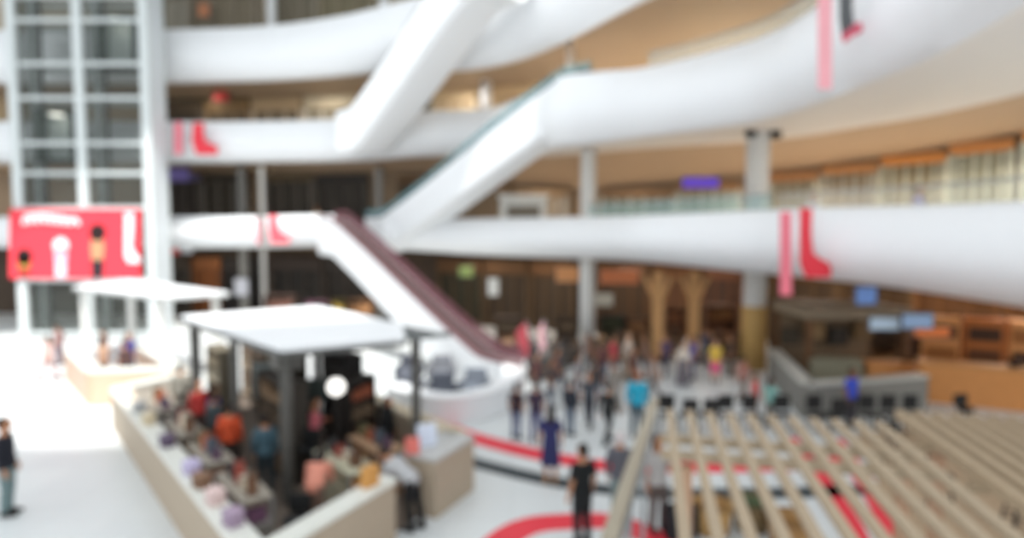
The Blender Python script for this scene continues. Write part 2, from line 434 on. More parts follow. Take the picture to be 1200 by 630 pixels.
# red banner on the tower front
def banner():
    Y = tY - .32
    c = at(88, 326, Y)
    root = thing('hanging_banner', c, 'large red banner with white lettering and figures on the lift tower front', 'banner')
    def q(px, py, y=0.): return at(px, py, Y - y) - c
    MB().plate([q(11, 245), q(164, 245), q(164, 326), q(11, 326)], (0, .06, 0)).build('cloth', M('banner_red', (240, 66, 80), .6, noise=.03), root)
    wm = K((246, 236, 238)); 
    # brush-script lettering, too soft to read, kept as a run of strokes
    mb = MB(); pts = []
    for i in range(60):
        t = i / 59; pts.append(q(27 + 64 * t + 2.4 * math.cos(t * 52), 258 + 5 * math.sin(t * 52) * (1 - .35 * t) - 2 * math.sin(t * 5), .03))
    mb.tube(pts, .1, 6); mb.build('script_lettering', wm, root)
    # white leg mark
    leg = [(146, 249), (156, 249), (156, 270), (154, 288), (158, 297), (164, 302), (164, 308), (150, 308), (146, 300)]
    MB().plate([q(x, y, .03) for x, y in leg], (0, .025, 0)).build('leg_mark', wm, root)
    def fig(px, top, bot, wpx, hair, body, legs):
        f = MB(); h = bot - top
        f.plate([q(px + wpx * .75 * math.cos(a), top + wpx * .8 + wpx * .8 * math.sin(a), .03) for a in [2 * PI * i / 14 for i in range(14)]], (0, .025, 0))
        o = f.build('printed_head', hair, root)
        b = MB().plate([q(px + dx * wpx, top + h * fy, .03) for dx, fy in ((-.5, .28), (.5, .28), (.62, .45), (.5, .68), (-.5, .68), (-.62, .45))], (0, .025, 0)).build('printed_body', body, root)
        l = MB().plate([q(px + dx * wpx, top + h * fy, .03) for dx, fy in ((-.55, .66), (.55, .66), (.5, 1.), (-.5, 1.))], (0, .025, 0)).build('printed_legs', legs, root)
    fig(28, 291, 325, 12, K((44, 30, 30)), K((176, 140, 70)), K((170, 60, 50)))
    fig(71, 278, 325, 12, wm, K((206, 196, 214)), K((226, 214, 224)))
    fig(114, 262, 325, 13, K((42, 26, 26)), K((196, 150, 112)), K((46, 40, 46)))
banner()

# leg shaped hanging signs with a pink strip
def leg_sign(Y, strip, leg, label, legm=RED, foot=None, footm=None, stripm=None):
    c = at(strip[0], strip[3], Y)
    root = thing('hanging_sign', c, label, 'sign', group='pink strip and leg shaped signs on the galleries')
    def q(px, py): return at(px, py, Y) - c
    th = (0, .06, 0)
    x0, y0, x1, y1 = strip
    MB().plate([q(x0, y0), q(x1, y0), q(x1, y1), q(x0, y1)], th).build('pink_strip', stripm or PINK, root)
    MB().plate([q(*p) for p in leg], th).build('leg_shape', legm, root)
    if foot: MB().plate([q(*p) for p in foot], th).build('foot_shape', footm, root)
leg_sign(40.2 * k - .55, (204, 143, 213, 181), [(226, 144, 238, 144), (238, 158), (240, 166), (254, 171), (255, 181), (230, 181), (226, 166)] if False else [(226, 144), (238, 144), (238, 158), (241, 166), (254, 171), (255, 181), (230, 181), (225, 166)], 'pink strip and red leg sign on the second gallery band beside the lift tower')
leg_sign(39.9 * k - .55, (301, 256, 306, 286), [(315, 252), (324, 252), (325, 264), (330, 273), (338, 277), (339, 285), (318, 285), (315, 270)], 'small pinkish red leg sign on the first gallery by the escalator head', legm=M('coral_vinyl', (240, 96, 108), .5))
leg_sign(20.2 * k - .5, (915, 248, 928, 346), [(938, 244), (952, 244), (951, 275), (953, 296), (962, 304), (974, 308), (974, 325), (945, 325), (938, 308)], 'tall pink strip and red leg sign on the first gallery right of the ochre column')
leg_sign(17.6 * k - .6, (960, -60, 975, 104), [(986, -60), (1000, -60), (999, 10), (1001, 30), (988, 40), (985, 20)], 'pink strip with grey leg and red foot on the second gallery edge', legm=M('slate_vinyl', (92, 94, 96), .5), foot=[(987, 38), (1001, 28), (1014, 24), (1016, 34), (1000, 42), (990, 50)], footm=M('rose_vinyl', (214, 100, 120), .5), stripm=M('blush_film', (242, 172, 180), .5))

# ------------------------------------------------------------------ shop fronts along the back walls
def shop(level, pxa, pxb, label, fascia, panel, frame, lit=0., n=3, z=None, h=None, off=.25):
    a, b = backpt(pxa), backpt(pxb); t = (b - a); W = t.length; t.normalize(); rz = math.atan2(t.y, t.x)
    z0 = {0: 0.0, 1: 4.95, 2: 10.0, 3: 14.95}[level] if z is None else z
    H = h or {0: 3.7, 1: 2.9, 2: 3.2, 3: 3.8}[level]
    if level == 1 and not h: H = interp(ZB[2], (pxa + pxb) / 2) - 5.02
    FH = .42 if level == 1 else .78
    nrm = V((t.y, -t.x, 0)); c = (a + b) / 2 + nrm * off
    root = thing('shopfront', (c.x, c.y, z0), label, 'shopfront', rz, group={0: 'ground floor shopfronts', 1: 'first gallery shopfronts', 2: 'second gallery shopfronts', 3: 'third gallery shopfronts'}[level])
    MB().box((0, -.08, H - FH / 2 - .01), (W - .1, .22, FH), bev=.02).build('fascia', K(fascia, emit=lit) if lit else K(fascia), root)
    MB().box((0, .05, (H - FH) / 2), (W - .3, .05, H - FH - .05)).build('back_panel', K(panel), root)
    for s in (-1, 1): MB().box((s * (W / 2 - .12), -.1, (H - FH) / 2), (.2, .2, H - FH)).build('pilaster', K(frame), root)
    for i in range(1, n): MB().box((-W / 2 + W * i / n, -.05, (H - FH) / 2), (.12, .1, H - FH - .04)).build('mullion', K(frame), root)
    MB().box((0, -.06, .12), (W - .5, .14, .24)).build('plinth', K(frame), root)
    return root
# first gallery, tan glass-fronted units on the right
R1 = [(545, 600, 'brown', (140, 112, 84), (130, 112, 92), (160, 138, 112)), (602, 668, 'warm tan', (150, 122, 90), (138, 122, 102), (186, 180, 168)), (705, 790, 'umber', (128, 100, 72), (104, 104, 92), (170, 176, 166)),
      (792, 866, 'grey green', (150, 112, 76), (124, 130, 118), (186, 186, 172)), (900, 960, 'olive tan', (172, 124, 82), (122, 112, 92), (176, 172, 154)),
      (962, 1030, 'sand', (178, 128, 82), (126, 112, 92), (178, 174, 158)), (1032, 1110, 'amber topped', (196, 132, 72), (132, 122, 98), (178, 178, 160)), (1112, 1190, 'pale stone', (194, 134, 80), (150, 150, 130), (190, 194, 178)), (1192, 1290, 'ivory', (196, 138, 84), (166, 170, 150), (196, 200, 184))]
desc1 = ['behind the teal-glass escalator', 'beside the slim pale column', 'behind the teal balustrade', 'next to the ochre-clad column', 'just past the ochre-clad column', 'behind the red leg sign', 'under the broad soffit', 'toward the frame edge', 'at the very frame edge']
for (a, b, nm, f_, p_, r_), d in zip(R1, desc1): shop(1, a, b, '%s glazed shopfront on the first gallery %s' % (nm, d), f_, p_, r_, n=5)
LS = [(190, 240, 'dark brown', (120, 110, 150), (58, 50, 44), (84, 76, 68)), (242, 296, 'near-black', (64, 56, 48), (66, 58, 48), (110, 104, 96)), (316, 372, 'brown', (90, 76, 56), (60, 54, 46), (100, 92, 84)), (374, 436, 'charcoal', (52, 48, 46), (56, 50, 44), (80, 74, 66)), (470, 540, 'deep umber', (110, 84, 60), (86, 70, 54), (110, 92, 72))]
dsc = ['beside the lift tower', 'behind the grey column', 'above the escalator head', 'behind the escalator landing', 'behind the teal-glass escalator foot']
for (a, b, nm, f_, p_, r_), d in zip(LS, dsc): shop(1, a, b, '%s shopfront on the first gallery %s' % (nm, d), f_, p_, r_)
S2 = [(190, 246, 'dark taupe', (92, 78, 62), (80, 70, 58), (100, 90, 78), 'beside the lift tower'), (248, 300, 'brown', (134, 108, 76), (100, 86, 66), (140, 120, 96), 'with the red panel'), (302, 360, 'beige', (176, 152, 120), (130, 116, 96), (196, 180, 156), 'left of the pale pier'),
      (362, 425, 'cream', (190, 176, 150), (160, 150, 130), (214, 206, 190), 'beside the rising escalator'), (470, 510, 'olive', (120, 110, 88), (100, 94, 78), (140, 130, 110), 'under the rising escalator'), (512, 562, 'pale sand', (206, 182, 146), (200, 178, 144), (220, 204, 176), 'left of the white column'), (578, 640, 'sandy', (210, 184, 146), (202, 178, 140), (216, 196, 164), 'right of the white column'),
      (664, 716, 'cocoa', (136, 108, 84), (140, 114, 88), (160, 134, 108), 'left of the blue sign'), (722, 790, 'tan', (176, 150, 108), (160, 136, 100), (182, 158, 122), 'right of the blue sign'), (792, 868, 'khaki', (188, 168, 124), (176, 160, 118), (196, 184, 150), 'behind the green balustrade'), (870, 960, 'pale khaki', (204, 190, 152), (196, 182, 144), (214, 206, 178), 'near the frame top')]
for a, b, nm, f_, p_, r_, d in S2: shop(2, a, b, '%s shopfront on the second gallery %s' % (nm, d), f_, p_, r_)
S3 = [(190, 232, 'grey taupe', (140, 132, 118), (150, 144, 130), (160, 154, 142), 'beside the lift tower'), (234, 310, 'brown taupe', (140, 124, 104), (130, 120, 102), (150, 140, 124), 'with an orange panel'), (322, 380, 'olive taupe', (128, 120, 100), (120, 112, 96), (150, 142, 126), 'between the white columns'), (382, 446, 'khaki', (136, 126, 102), (124, 116, 94), (150, 140, 118), 'left of the second white column')]
for a, b, nm, f_, p_, r_, d in S3: shop(3, a, b, '%s shopfront on the third gallery %s' % (nm, d), f_, p_, r_, h=5.)
# ground floor shops, dark interiors
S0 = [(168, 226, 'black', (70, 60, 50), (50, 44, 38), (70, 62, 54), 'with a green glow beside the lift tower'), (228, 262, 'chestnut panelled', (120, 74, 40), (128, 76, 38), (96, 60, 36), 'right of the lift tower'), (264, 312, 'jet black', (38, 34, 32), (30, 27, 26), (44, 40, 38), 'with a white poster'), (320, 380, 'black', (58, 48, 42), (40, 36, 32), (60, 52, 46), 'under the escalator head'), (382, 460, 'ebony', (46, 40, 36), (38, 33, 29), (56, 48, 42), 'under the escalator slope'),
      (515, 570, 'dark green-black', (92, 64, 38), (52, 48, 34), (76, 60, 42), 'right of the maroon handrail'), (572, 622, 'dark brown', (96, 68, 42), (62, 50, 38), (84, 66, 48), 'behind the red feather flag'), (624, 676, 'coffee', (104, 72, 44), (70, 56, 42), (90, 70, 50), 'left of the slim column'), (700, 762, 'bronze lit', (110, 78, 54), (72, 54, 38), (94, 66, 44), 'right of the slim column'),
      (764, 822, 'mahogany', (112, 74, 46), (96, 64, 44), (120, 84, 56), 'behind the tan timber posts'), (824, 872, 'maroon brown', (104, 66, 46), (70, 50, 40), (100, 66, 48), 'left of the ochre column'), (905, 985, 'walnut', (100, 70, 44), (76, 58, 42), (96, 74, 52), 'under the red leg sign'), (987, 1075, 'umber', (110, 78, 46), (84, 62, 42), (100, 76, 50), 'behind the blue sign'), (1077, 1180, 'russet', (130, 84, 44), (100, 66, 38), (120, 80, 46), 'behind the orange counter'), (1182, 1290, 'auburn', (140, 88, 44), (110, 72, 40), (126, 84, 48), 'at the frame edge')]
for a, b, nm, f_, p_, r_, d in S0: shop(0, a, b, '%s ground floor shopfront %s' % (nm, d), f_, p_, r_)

# flat signs hung in front of shops
def sign(px0, py0, px1, py1, Y, col, label, lit=.0, border=None, name='hanging_sign'):
    a, b = at(px0, py0, Y), at(px1, py1, Y); c = (a + b) / 2
    root = thing(name, c, label, 'sign')
    w, h = abs(b.x - a.x), abs(a.z - b.z)
    MB().box((0, 0, 0), (w, .08, h), bev=.02).build('sign_panel', K(col, emit=lit), root)
    MB().box((0, .03, 0), (w + .08, .06, h + .08)).build('sign_frame', K(border or (90, 90, 92)), root)
    return root
sign(800, 208, 842, 220, 25.5, (92, 66, 176), 'violet lit sign under the second gallery soffit', .5)
sign(184, 197, 222, 212, 36.5, (112, 100, 158), 'lilac shop sign on the first gallery beside the lift tower', .15)
sign(737, 22, 752, 44, 26.5, (160, 190, 228), 'pale blue upright sign on the second gallery', .2)
sign(251, 102, 268, 118, 36.6, (190, 66, 60), 'small red panel in the second gallery shopfront')
sign(232, 4, 246, 20, 36.6, (190, 130, 96), 'small orange panel in the third gallery shopfront')
sign(1004, 336, 1026, 356, 16.5, (112, 146, 206), 'blue hanging sign under the first gallery, right of the red leg', .15)
sign(1020, 372, 1056, 386, 16.2, (176, 196, 214), 'pale blue counter sign left of the orange counter', .1)
sign(1058, 368, 1092, 384, 16.0, (146, 172, 206), 'blue and white fascia sign just above the orange counter', .1)
sign(275, 326, 291, 346, 35.5, (214, 214, 222), 'white poster in the jet black shopfront')
sign(572, 326, 584, 346, 31.5, (226, 228, 226), 'white poster board beyond the maroon handrail')
sign(538, 312, 554, 324, 32, (140, 158, 96), 'green and white shop sign beyond the maroon handrail', .1)
sign(698, 344, 718, 358, 29, (188, 188, 178), 'white menu board right of the slim column')
sign(196, 286, 210, 298, 36.2, (200, 84, 84), 'red sign over the shop right of the lift tower', .1)
sign(212, 284, 226, 296, 36.2, (210, 214, 220), 'white sign over the shop right of the lift tower', .1)
sign(704, 316, 748, 332, 28.6, (170, 104, 70), 'orange lit shop sign right of the slim column', .3)
sign(652, 312, 678, 330, 29, (180, 128, 86), 'amber lit shop sign left of the slim column', .3)

# tan timber posts in the middle ground
for px, lab in ((770, 'tall tan timber post left of its twin under the first gallery'), (812, 'tall tan timber post right of its twin under the first gallery')):
    g = gr(px, 424)
    root = thing('timber_post', g, lab, 'post', group='tan timber posts')
    H = at(px, 318, g.y).z
    MB().bar((0, 0, 0), (0, 0, H), .4, .3).build('shaft', M('tan_timber', (196, 150, 100), .6, noise=.14), root)
    MB().box((0, 0, .12), (.6, .5, .24)).build('base', BROWN, root)
    MB().bar((0, 0, H * .62), (.55, 0, H * .95), .16).build('brace', M('tan_timber'), root)
    MB().bar((0, 0, H * .62), (-.55, 0, H * .95), .16).build('brace', M('tan_timber'), root)

# feather flag
def feather_flag(px, foot, top, col, label, lean):
    g = gr(px, foot); H = at(px, top, g.y).z
    root = thing('feather_flag', g, label, 'flag')
    MB().box((0, 0, .03), (.5, .5, .06), bev=.02).build('base', BLACK, root)
    MB().tube([(0, 0, 0), (0, 0, H * .8), (lean * .2, 0, H)], .025, 8).build('pole', GREYM, root)
    MB().plate([(0.02, 0, H * .25), (lean * .45, 0, H * .35), (lean * .6, 0, H * .8), (lean * .2, 0, H)], (0, .02, 0)).build('cloth', col, root)
feather_flag(640, 440, 374, M('dusty_pink', (206, 160, 166), .6), 'pink and white feather flag left of the slim column', -.5)
feather_flag(622, 438, 376, M('dull_red', (164, 70, 78), .6), 'red feather flag among the ground floor shops', -.9)

# ------------------------------------------------------------------ merchandise stands in the dark shops (ground floor)
def stand(px, foot, top, wpx, frame, goods, label, name='display_shelf', shelves=3, rz=0.):
    g = gr(px, foot); H = max(.7, at(px, top, g.y).z); W = wpx * g.y / F
    root = thing(name, g, label, 'display', rz, group='merchandise displays')
    D = min(.6, W * .6)
    fm = K(frame)
    for s in (-1, 1): MB().box((s * (W / 2 - .03), 0, H / 2), (.06, D, H)).build('side_panel', fm, root)
    MB().box((0, D / 2 - .02, H / 2), (W - .12, .04, H)).build('back_panel', fm, root)
    for i in range(shelves + 1):
        z = .1 + (H - .16) * i / shelves
        sh = MB().box((0, 0, z), (W - .12, D - .06, .05)).build('shelf', fm, root)
        if i < shelves:
            gap = (H - .16) / shelves; m = MB(); x = -W / 2 + .12
            gc = goods[i % len(goods)]
            while x < W / 2 - .15:
                w = random.uniform(.08, .2); hh = gap * random.uniform(.45, .8)
                m.box((x + w / 2, -.02, z + .026 + hh / 2), (w * .9, D * .55, hh)); x += w + .02
            o = m.build('stock', K(gc), sh); o['kind'] = 'stuff'
    return root
G = [(330, 398, 345, 34, (70, 52, 44), [(188, 130, 110), (150, 90, 80), (120, 84, 72)], 'salmon and brown stocked shelf left of the escalator slope'),
     (372, 397, 352, 26, (84, 56, 66), [(214, 150, 178), (190, 120, 150)], 'pink stocked shelf under the escalator slope'),
     (398, 396, 350, 16, (90, 76, 40), [(226, 190, 90), (214, 170, 80)], 'narrow yellow stocked shelf under the escalator slope'),
     (424, 396, 350, 28, (110, 78, 54), [(200, 146, 100), (176, 124, 86)], 'tan stocked shelf under the escalator slope'),
     (596, 420, 370, 30, (60, 46, 36), [(96, 78, 58), (120, 84, 60), (70, 58, 44)], 'dark brown shelf beyond the escalator foot'),
     (664, 416, 372, 26, (66, 50, 38), [(110, 90, 70), (86, 70, 54)], 'brown shelf just left of the slim column'),
     (716, 414, 368, 30, (44, 38, 30), [(60, 60, 40), (84, 74, 50)], 'near-black shelf just right of the slim column'),
     (746, 414, 372, 26, (96, 66, 44), [(150, 106, 70), (120, 84, 60)], 'bronze shelf left of the tan posts'),
     (790, 412, 360, 22, (100, 66, 44), [(140, 92, 62), (120, 80, 56)], 'mahogany shelf between the tan posts'),
     (842, 412, 356, 34, (96, 62, 42), [(150, 104, 66), (112, 72, 50)], 'red-brown shelf left of the ochre column'),
     (300, 392, 362, 22, (52, 44, 40), [(90, 70, 60), (70, 56, 50)], 'low dark shelf behind the large canopy')]
for a in G: stand(*a)

def table(px, foot, wm, c, items, label):
    g = gr(px, foot); root = thing('display_table', g, label, 'table', random.uniform(-.2, .2), 'market tables on the ground floor')
    MB().box((0, 0, .82), (wm, .7, .06), bev=.01).build('table_top', K(c), root)
    for sx in (-1, 1):
        for sy in (-1, 1): MB().box((sx * (wm / 2 - .06), sy * .28, .4), (.06, .06, .8)).build('leg', DARK, root)
    MB().box((0, -.3, .45), (wm - .2, .03, .66)).build('front_panel', K(tuple(int(v * .75) for v in c)), root)
    n = max(2, int(wm / .35))
    for i in range(n):
        h = random.uniform(.12, .5); MB().box((-wm / 2 + wm * (i + .5) / n, 0, .85 + h / 2), (wm / n * .7, .4, h), bev=.015).build('stock', K(items[i % len(items)]), root)
table(602, 428, 1.7, (96, 84, 76), [(70, 60, 54), (150, 120, 96), (96, 70, 64)], 'dark market table behind the escalator foot')
table(657, 430, 1.6, (110, 98, 88), [(60, 52, 48), (120, 96, 80)], 'grey-brown market table left of the slim column')
table(715, 424, 1.8, (124, 104, 84), [(80, 60, 46), (170, 130, 96), (60, 54, 46)], 'brown market table just right of the slim column')
table(772, 420, 1.7, (140, 110, 80), [(120, 84, 56), (80, 60, 44)], 'honey brown market table in front of the tan posts')
table(848, 424, 1.6, (130, 96, 66), [(150, 104, 64), (96, 66, 48)], 'reddish market table left of the ochre column')
table(640, 446, 1.3, (84, 80, 78), [(60, 58, 58), (100, 96, 92)], 'charcoal market table beyond the group of three')
for a in [(1085, 440, 372, 60, (84, 58, 36), [(150, 100, 56), (60, 42, 30), (120, 78, 46)], 'umber shelf just behind the orange counter, nearest the brown kiosk'), (1150, 438, 366, 60, (90, 60, 36), [(70, 48, 32), (160, 106, 58), (96, 64, 40)], 'umber shelf behind the middle of the orange counter'),
          (1040, 428, 360, 50, (76, 56, 40), [(120, 90, 62), (60, 46, 36)], 'dark shelf between the brown kiosk and the orange counter'), (1190, 446, 372, 44, (96, 64, 40), [(150, 100, 60), (80, 54, 36)], 'russet shelf at the frame edge behind the orange counter'),
          (925, 420, 350, 44, (84, 66, 48), [(110, 84, 60), (64, 50, 40)], 'walnut shelf right of the ochre column')]: stand(*a)

# ------------------------------------------------------------------ kiosks
def counter_run(pts, h, th, root, body, cap, capn=.08, name='counter_panel'):
    for a, b in zip(pts, pts[1:]):
        a, b = V(a), V(b); t = (b - a); L = t.length; t.normalize(); rz = math.atan2(t.y, t.x); c = (a + b) / 2
        pn = MB().box((c.x, c.y, h / 2), (L, th, h), rz).build(name, body, root)
        MB().box((c.x, c.y, h + capn / 2), (L + .05, th + .06, capn), rz, bev=.02).build('counter_top', cap, pn)
def canopy(poly, z, th, root, top, under, edge):
    cr = MB().prism(poly, z, z + th).build('canopy_roof', top, root)
    n = len(poly)
    for i in range(n):
        a, b = V((*poly[i], z - .02)), V((*poly[(i + 1) % n], z - .02))
        MB().bar(a, b, .08, .1).build('edge_beam', edge, cr)
N = gr(301, 650, 1.05); N.z = 0; Rc = gr(538, 570); Lc = gr(140, 500); Bc = Lc + Rc - N
kroot = thing('kiosk', (0, 0, 0), 'large open kiosk with taupe counters under a white canopy', 'kiosk')
nl = (Lc - N).normalized(); nr = (Rc - N).normalized()
CT = M('counter_white', (222, 222, 214), .4)
counter_run([N + nl * .1, Lc], 1.0, .32, kroot, TAUPE, CT)
counter_run([N + nr * .25, N + nr * 2.75], 1.0, .32, kroot, TAUPE, CT)
counter_run([N + nr * 3.7, Rc], 1.05, .7, kroot, TAUPE, M('counter_grey', (186, 186, 184), .4))
counter_run([Rc, Rc + (Bc - Rc) * .45], 1.05, .35, kroot, TAUPE, M('counter_beige', (206, 192, 166), .5))
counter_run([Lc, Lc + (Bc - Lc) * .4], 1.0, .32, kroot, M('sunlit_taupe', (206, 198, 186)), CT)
c1, c2, c3, c4 = gr(212, 374, 3.), gr(330, 414, 3.), gr(524, 396, 3.), gr(372, 362, 3.)
cw = M('canopy_white', (240, 242, 244), .5, noise=.02)
mid1 = c2 + (c3 - c2) * .72; mid2 = c4 + (c3 - c4) * .72
canopy([(p.x, p.y) for p in (c1, c2, mid1, mid2, c4)], 3.0, .1, kroot, cw, None, M('canopy_edge', (92, 92, 90), .5))
lv = MB()
for i in range(9):
    t = .74 + .26 * i / 8; a = c2 + (c3 - c2) * t; b = c4 + (c3 - c4) * t; b = a + (b - a) * .97 if (b - a).length > .4 else a + V((0, .4, 0))
    lv.bar(a + V((0, 0, .05)), b + V((0, 0, .05)), .12, .06)
lv.build('louvre_slats', M('louvre_grey', (104, 108, 108), .5), kroot)
def inset(p, t): m = (c1 + c2 + c3 + c4) / 4; return p + (m - p) * t
for p, t in ((c1, .12), (c2, .14), (c3, .2), (c4, .14)):
    q = inset(p, t); MB().box((q.x, q.y, 1.5), (.18, .18, 3.0)).build('post', M('post_grey', (86, 84, 80), .5), kroot)
q = (inset(c1, .12) + inset(c2, .14)) / 2
MB().box((q.x, q.y, 1.5), (.14, .14, 3.0)).build('post', M('post_grey'), kroot)
q = inset(c2, .2)
MB().box((q.x, q.y, 2.72), (.5, .5, .26), .6, bev=.03).build('light_box', M('post_grey'), kroot)

# back kiosk (left)
k2 = thing('kiosk', (0, 0, 0), 'smaller sunlit kiosk with white canopy in front of the lift tower', 'kiosk')
b1, b2, b3 = gr(84, 442), gr(112, 474), gr(212, 470)
b4 = b1 + (b3 - b2)
CB = M('cream_counter', (206, 176, 152), .5)
counter_run([b1, b2, b3], 1.0, .4, k2, CB, CT); counter_run([b3, b4], 1.0, .4, k2, CB, CT)
e = [gr(86, 338, 3.), gr(190, 350, 3.), gr(268, 345, 3.), gr(150, 329, 3.)]
canopy([(p.x, p.y) for p in e], 3.0, .1, k2, cw, None, M('canopy_edge_pale', (170, 172, 170), .5))
for i, t in ((0, .15), (1, .12), (2, .15), (3, .15)):
    m = sum(e, V()) / 4; q = e[i] + (m - e[i]) * t
    MB().box((q.x, q.y, 1.5), (.2, .2, 3.0)).build('post', M('post_white', (222, 222, 218), .5), k2)

# items of the large kiosk: helper in kiosk frame (u along left wall from N, v along right wall)
def kp(u, v, z=0.): return N + nl * u + nr * v + V((0, 0, z))
KRL = math.atan2(nl.y, nl.x)
def case(u, v, L, D, h, label, frame=(60, 56, 52), goods=((150, 120, 90),), top=None):
    root = thing('display_case', kp(u, v), label, 'display case', KRL, group='display cases inside the large kiosk')
    MB().box((0, 0, h * .3), (L, D, h * .6), bev=.01).build('base', K(frame), root)
    MB().box((0, 0, h - .02), (L, D, .04)).build('top', K(top or (158, 150, 138)), root)
    for sx in (-1, 1):
        for sy in (-1, 1): MB().box((sx * (L / 2 - .02), sy * (D / 2 - .02), h * .8), (.04, .04, h * .4)).build('upright', GREYM, root)
    n = max(3, int(L / .3))
    for i in range(n):
        MB().box((-L / 2 + L * (i + .5) / n, 0, h * .6 + .01 + h * .1), (L / n * .6, D * .6, h * .2), bev=.01).build('stock', K(goods[i % len(goods)]), root)
def tall(u, v, W, D, H, label, frame, goods, rz=KRL, shelves=4):
    root = thing('display_shelf', kp(u, v), label, 'display shelf', rz, group='tall shelves inside the large kiosk')
    for s in (-1, 1): MB().box((s * (W / 2 - .03), 0, H / 2), (.06, D, H)).build('side_panel', K(frame), root)
    MB().box((0, 0, H / 2), (W - .12, .03, H - .1)).build('back_panel', K(frame), root)
    for i in range(shelves + 1):
        z = .1 + (H - .16) * i / shelves
        sh = MB().box((0, 0, z), (W - .12, D, .04)).build('shelf', K(frame), root)
        if i < shelves:
            x = -W / 2 + .1; m = MB()
            while x < W / 2 - .14:
                w = random.uniform(.07, .16); hh = (H / shelves) * random.uniform(.35, .7)
                for s in (-1, 1): m.box((x + w / 2, s * D * .28, z + .021 + hh / 2), (w * .9, D * .3, hh))
                x += w + .02
            o = m.build('stock', K(goods[i % len(goods)]), sh); o['kind'] = 'stuff'
case(2.2, .62, 1.5, .5, 1.05, 'grey display case behind the white-topped counter, nearest its front corner', (150, 146, 140), ((120, 84, 110), (190, 170, 150), (150, 120, 90)))
case(4.2, .62, 1.5, .5, 1.05, 'beige display case, second along the white-topped counter', (176, 160, 136), ((170, 110, 90), (200, 180, 150), (90, 90, 100)))
case(6.2, .62, 1.5, .5, 1.05, 'taupe display case, third along the white-topped counter', (160, 150, 134), ((210, 180, 140), (140, 110, 90)))
case(8.4, .62, 1.5, .5, 1.05, 'pale grey display case at the sunlit end of the counter', (196, 190, 182), ((200, 190, 180), (150, 150, 150)))
struct(MB().prism([(q.x, q.y) for q in (N, Rc, Bc, Lc)], .001, .006).build('floor_kiosk_carpet', M('kiosk_carpet', (112, 100, 90), .8, noise=.15)))
case(1.6, 2.7, 1.6, .55, .95, 'sage and tan display case behind the short front counter', (168, 162, 140), ((206, 150, 90), (170, 164, 140), (190, 176, 150)), (196, 192, 168))
case(1.75, 3.75, 1.4, .6, .9, 'tan display table with brown goods inside the front corner', (176, 140, 110), ((150, 100, 70), (110, 76, 56), (190, 150, 110)), (196, 160, 128))
tall(4.3, 2.45, 1.7, .5, 2.1, 'dark shelf with brown stock in the middle of the large kiosk', (58, 52, 46), [(120, 96, 72), (150, 130, 104), (84, 70, 56)])
tall(6.6, 3.7, 1.7, .5, 2.2, 'dark olive shelf deep inside the large kiosk', (70, 64, 54), [(140, 130, 112), (110, 90, 70), (90, 84, 76)])
tall(3.2, 4.15, .9, .45, 1.9, 'black shelf with rust stock near the beige end counter', (40, 36, 33), [(150, 84, 60), (90, 64, 50), (120, 100, 80)], math.atan2(nr.y, nr.x))
tall(9.2, 2.6, 1.3, .5, 2.0, 'olive grey shelf at the far sunlit end of the large kiosk', (112, 104, 88), [(180, 170, 150), (140, 126, 104)])
tall(4.4, 4.45, 1.4, .45, 2.3, 'tall black cabinet shelf by the beige end counter', (26, 24, 23), [(60, 50, 44), (44, 40, 38)])
tall(8.55, 3.9, 1.5, .45, 2.0, 'grey-brown shelf at the back of the large kiosk behind the olive shelf', (96, 86, 74), [(160, 140, 116), (110, 92, 76)])
tall(10.15, 4.1, 1.2, .45, 1.8, 'taupe shelf in the far back corner of the large kiosk', (130, 118, 102), [(190, 170, 146), (140, 116, 96)])
TOPS = [(2.2, .62, 1.05, 'the grey case nearest the front corner'), (4.2, .62, 1.05, 'the beige case behind the white counter'), (6.2, .62, 1.05, 'the taupe case behind the white counter'), (8.4, .62, 1.05, 'the pale grey case at the sunlit end'), (1.6, 2.7, .95, 'the sage and tan case'), (1.75, 3.75, .9, 'the tan display table')]
TONES = [('brown', (110, 80, 60)), ('charcoal', (56, 54, 56)), ('rust', (170, 96, 66)), ('cream', (220, 206, 184)), ('plum', (96, 72, 92)), ('olive', (112, 104, 76)), ('brick', (150, 74, 62)), ('slate', (84, 92, 102))]
tk = 0
for u, v, h, where in TOPS:
    for d in (-.48, -.16, .16, .48):
        nm, c = TONES[tk % 8]; tk += 3
        root = thing('product_box', kp(u + d, v, h + .002), '%s product box standing on %s' % (nm, where), 'box', KRL + random.uniform(-.3, .3), 'product boxes on the display cases')
        hh = random.uniform(.14, .3)
        MB().box((0, 0, hh / 2), (.2, .16, hh), bev=.01).build('box_body', K(c), root)
        MB().box((0, 0, hh + .018), (.21, .17, .034), bev=.008).build('lid', K(tuple(int(x * .8) for x in c)), root)
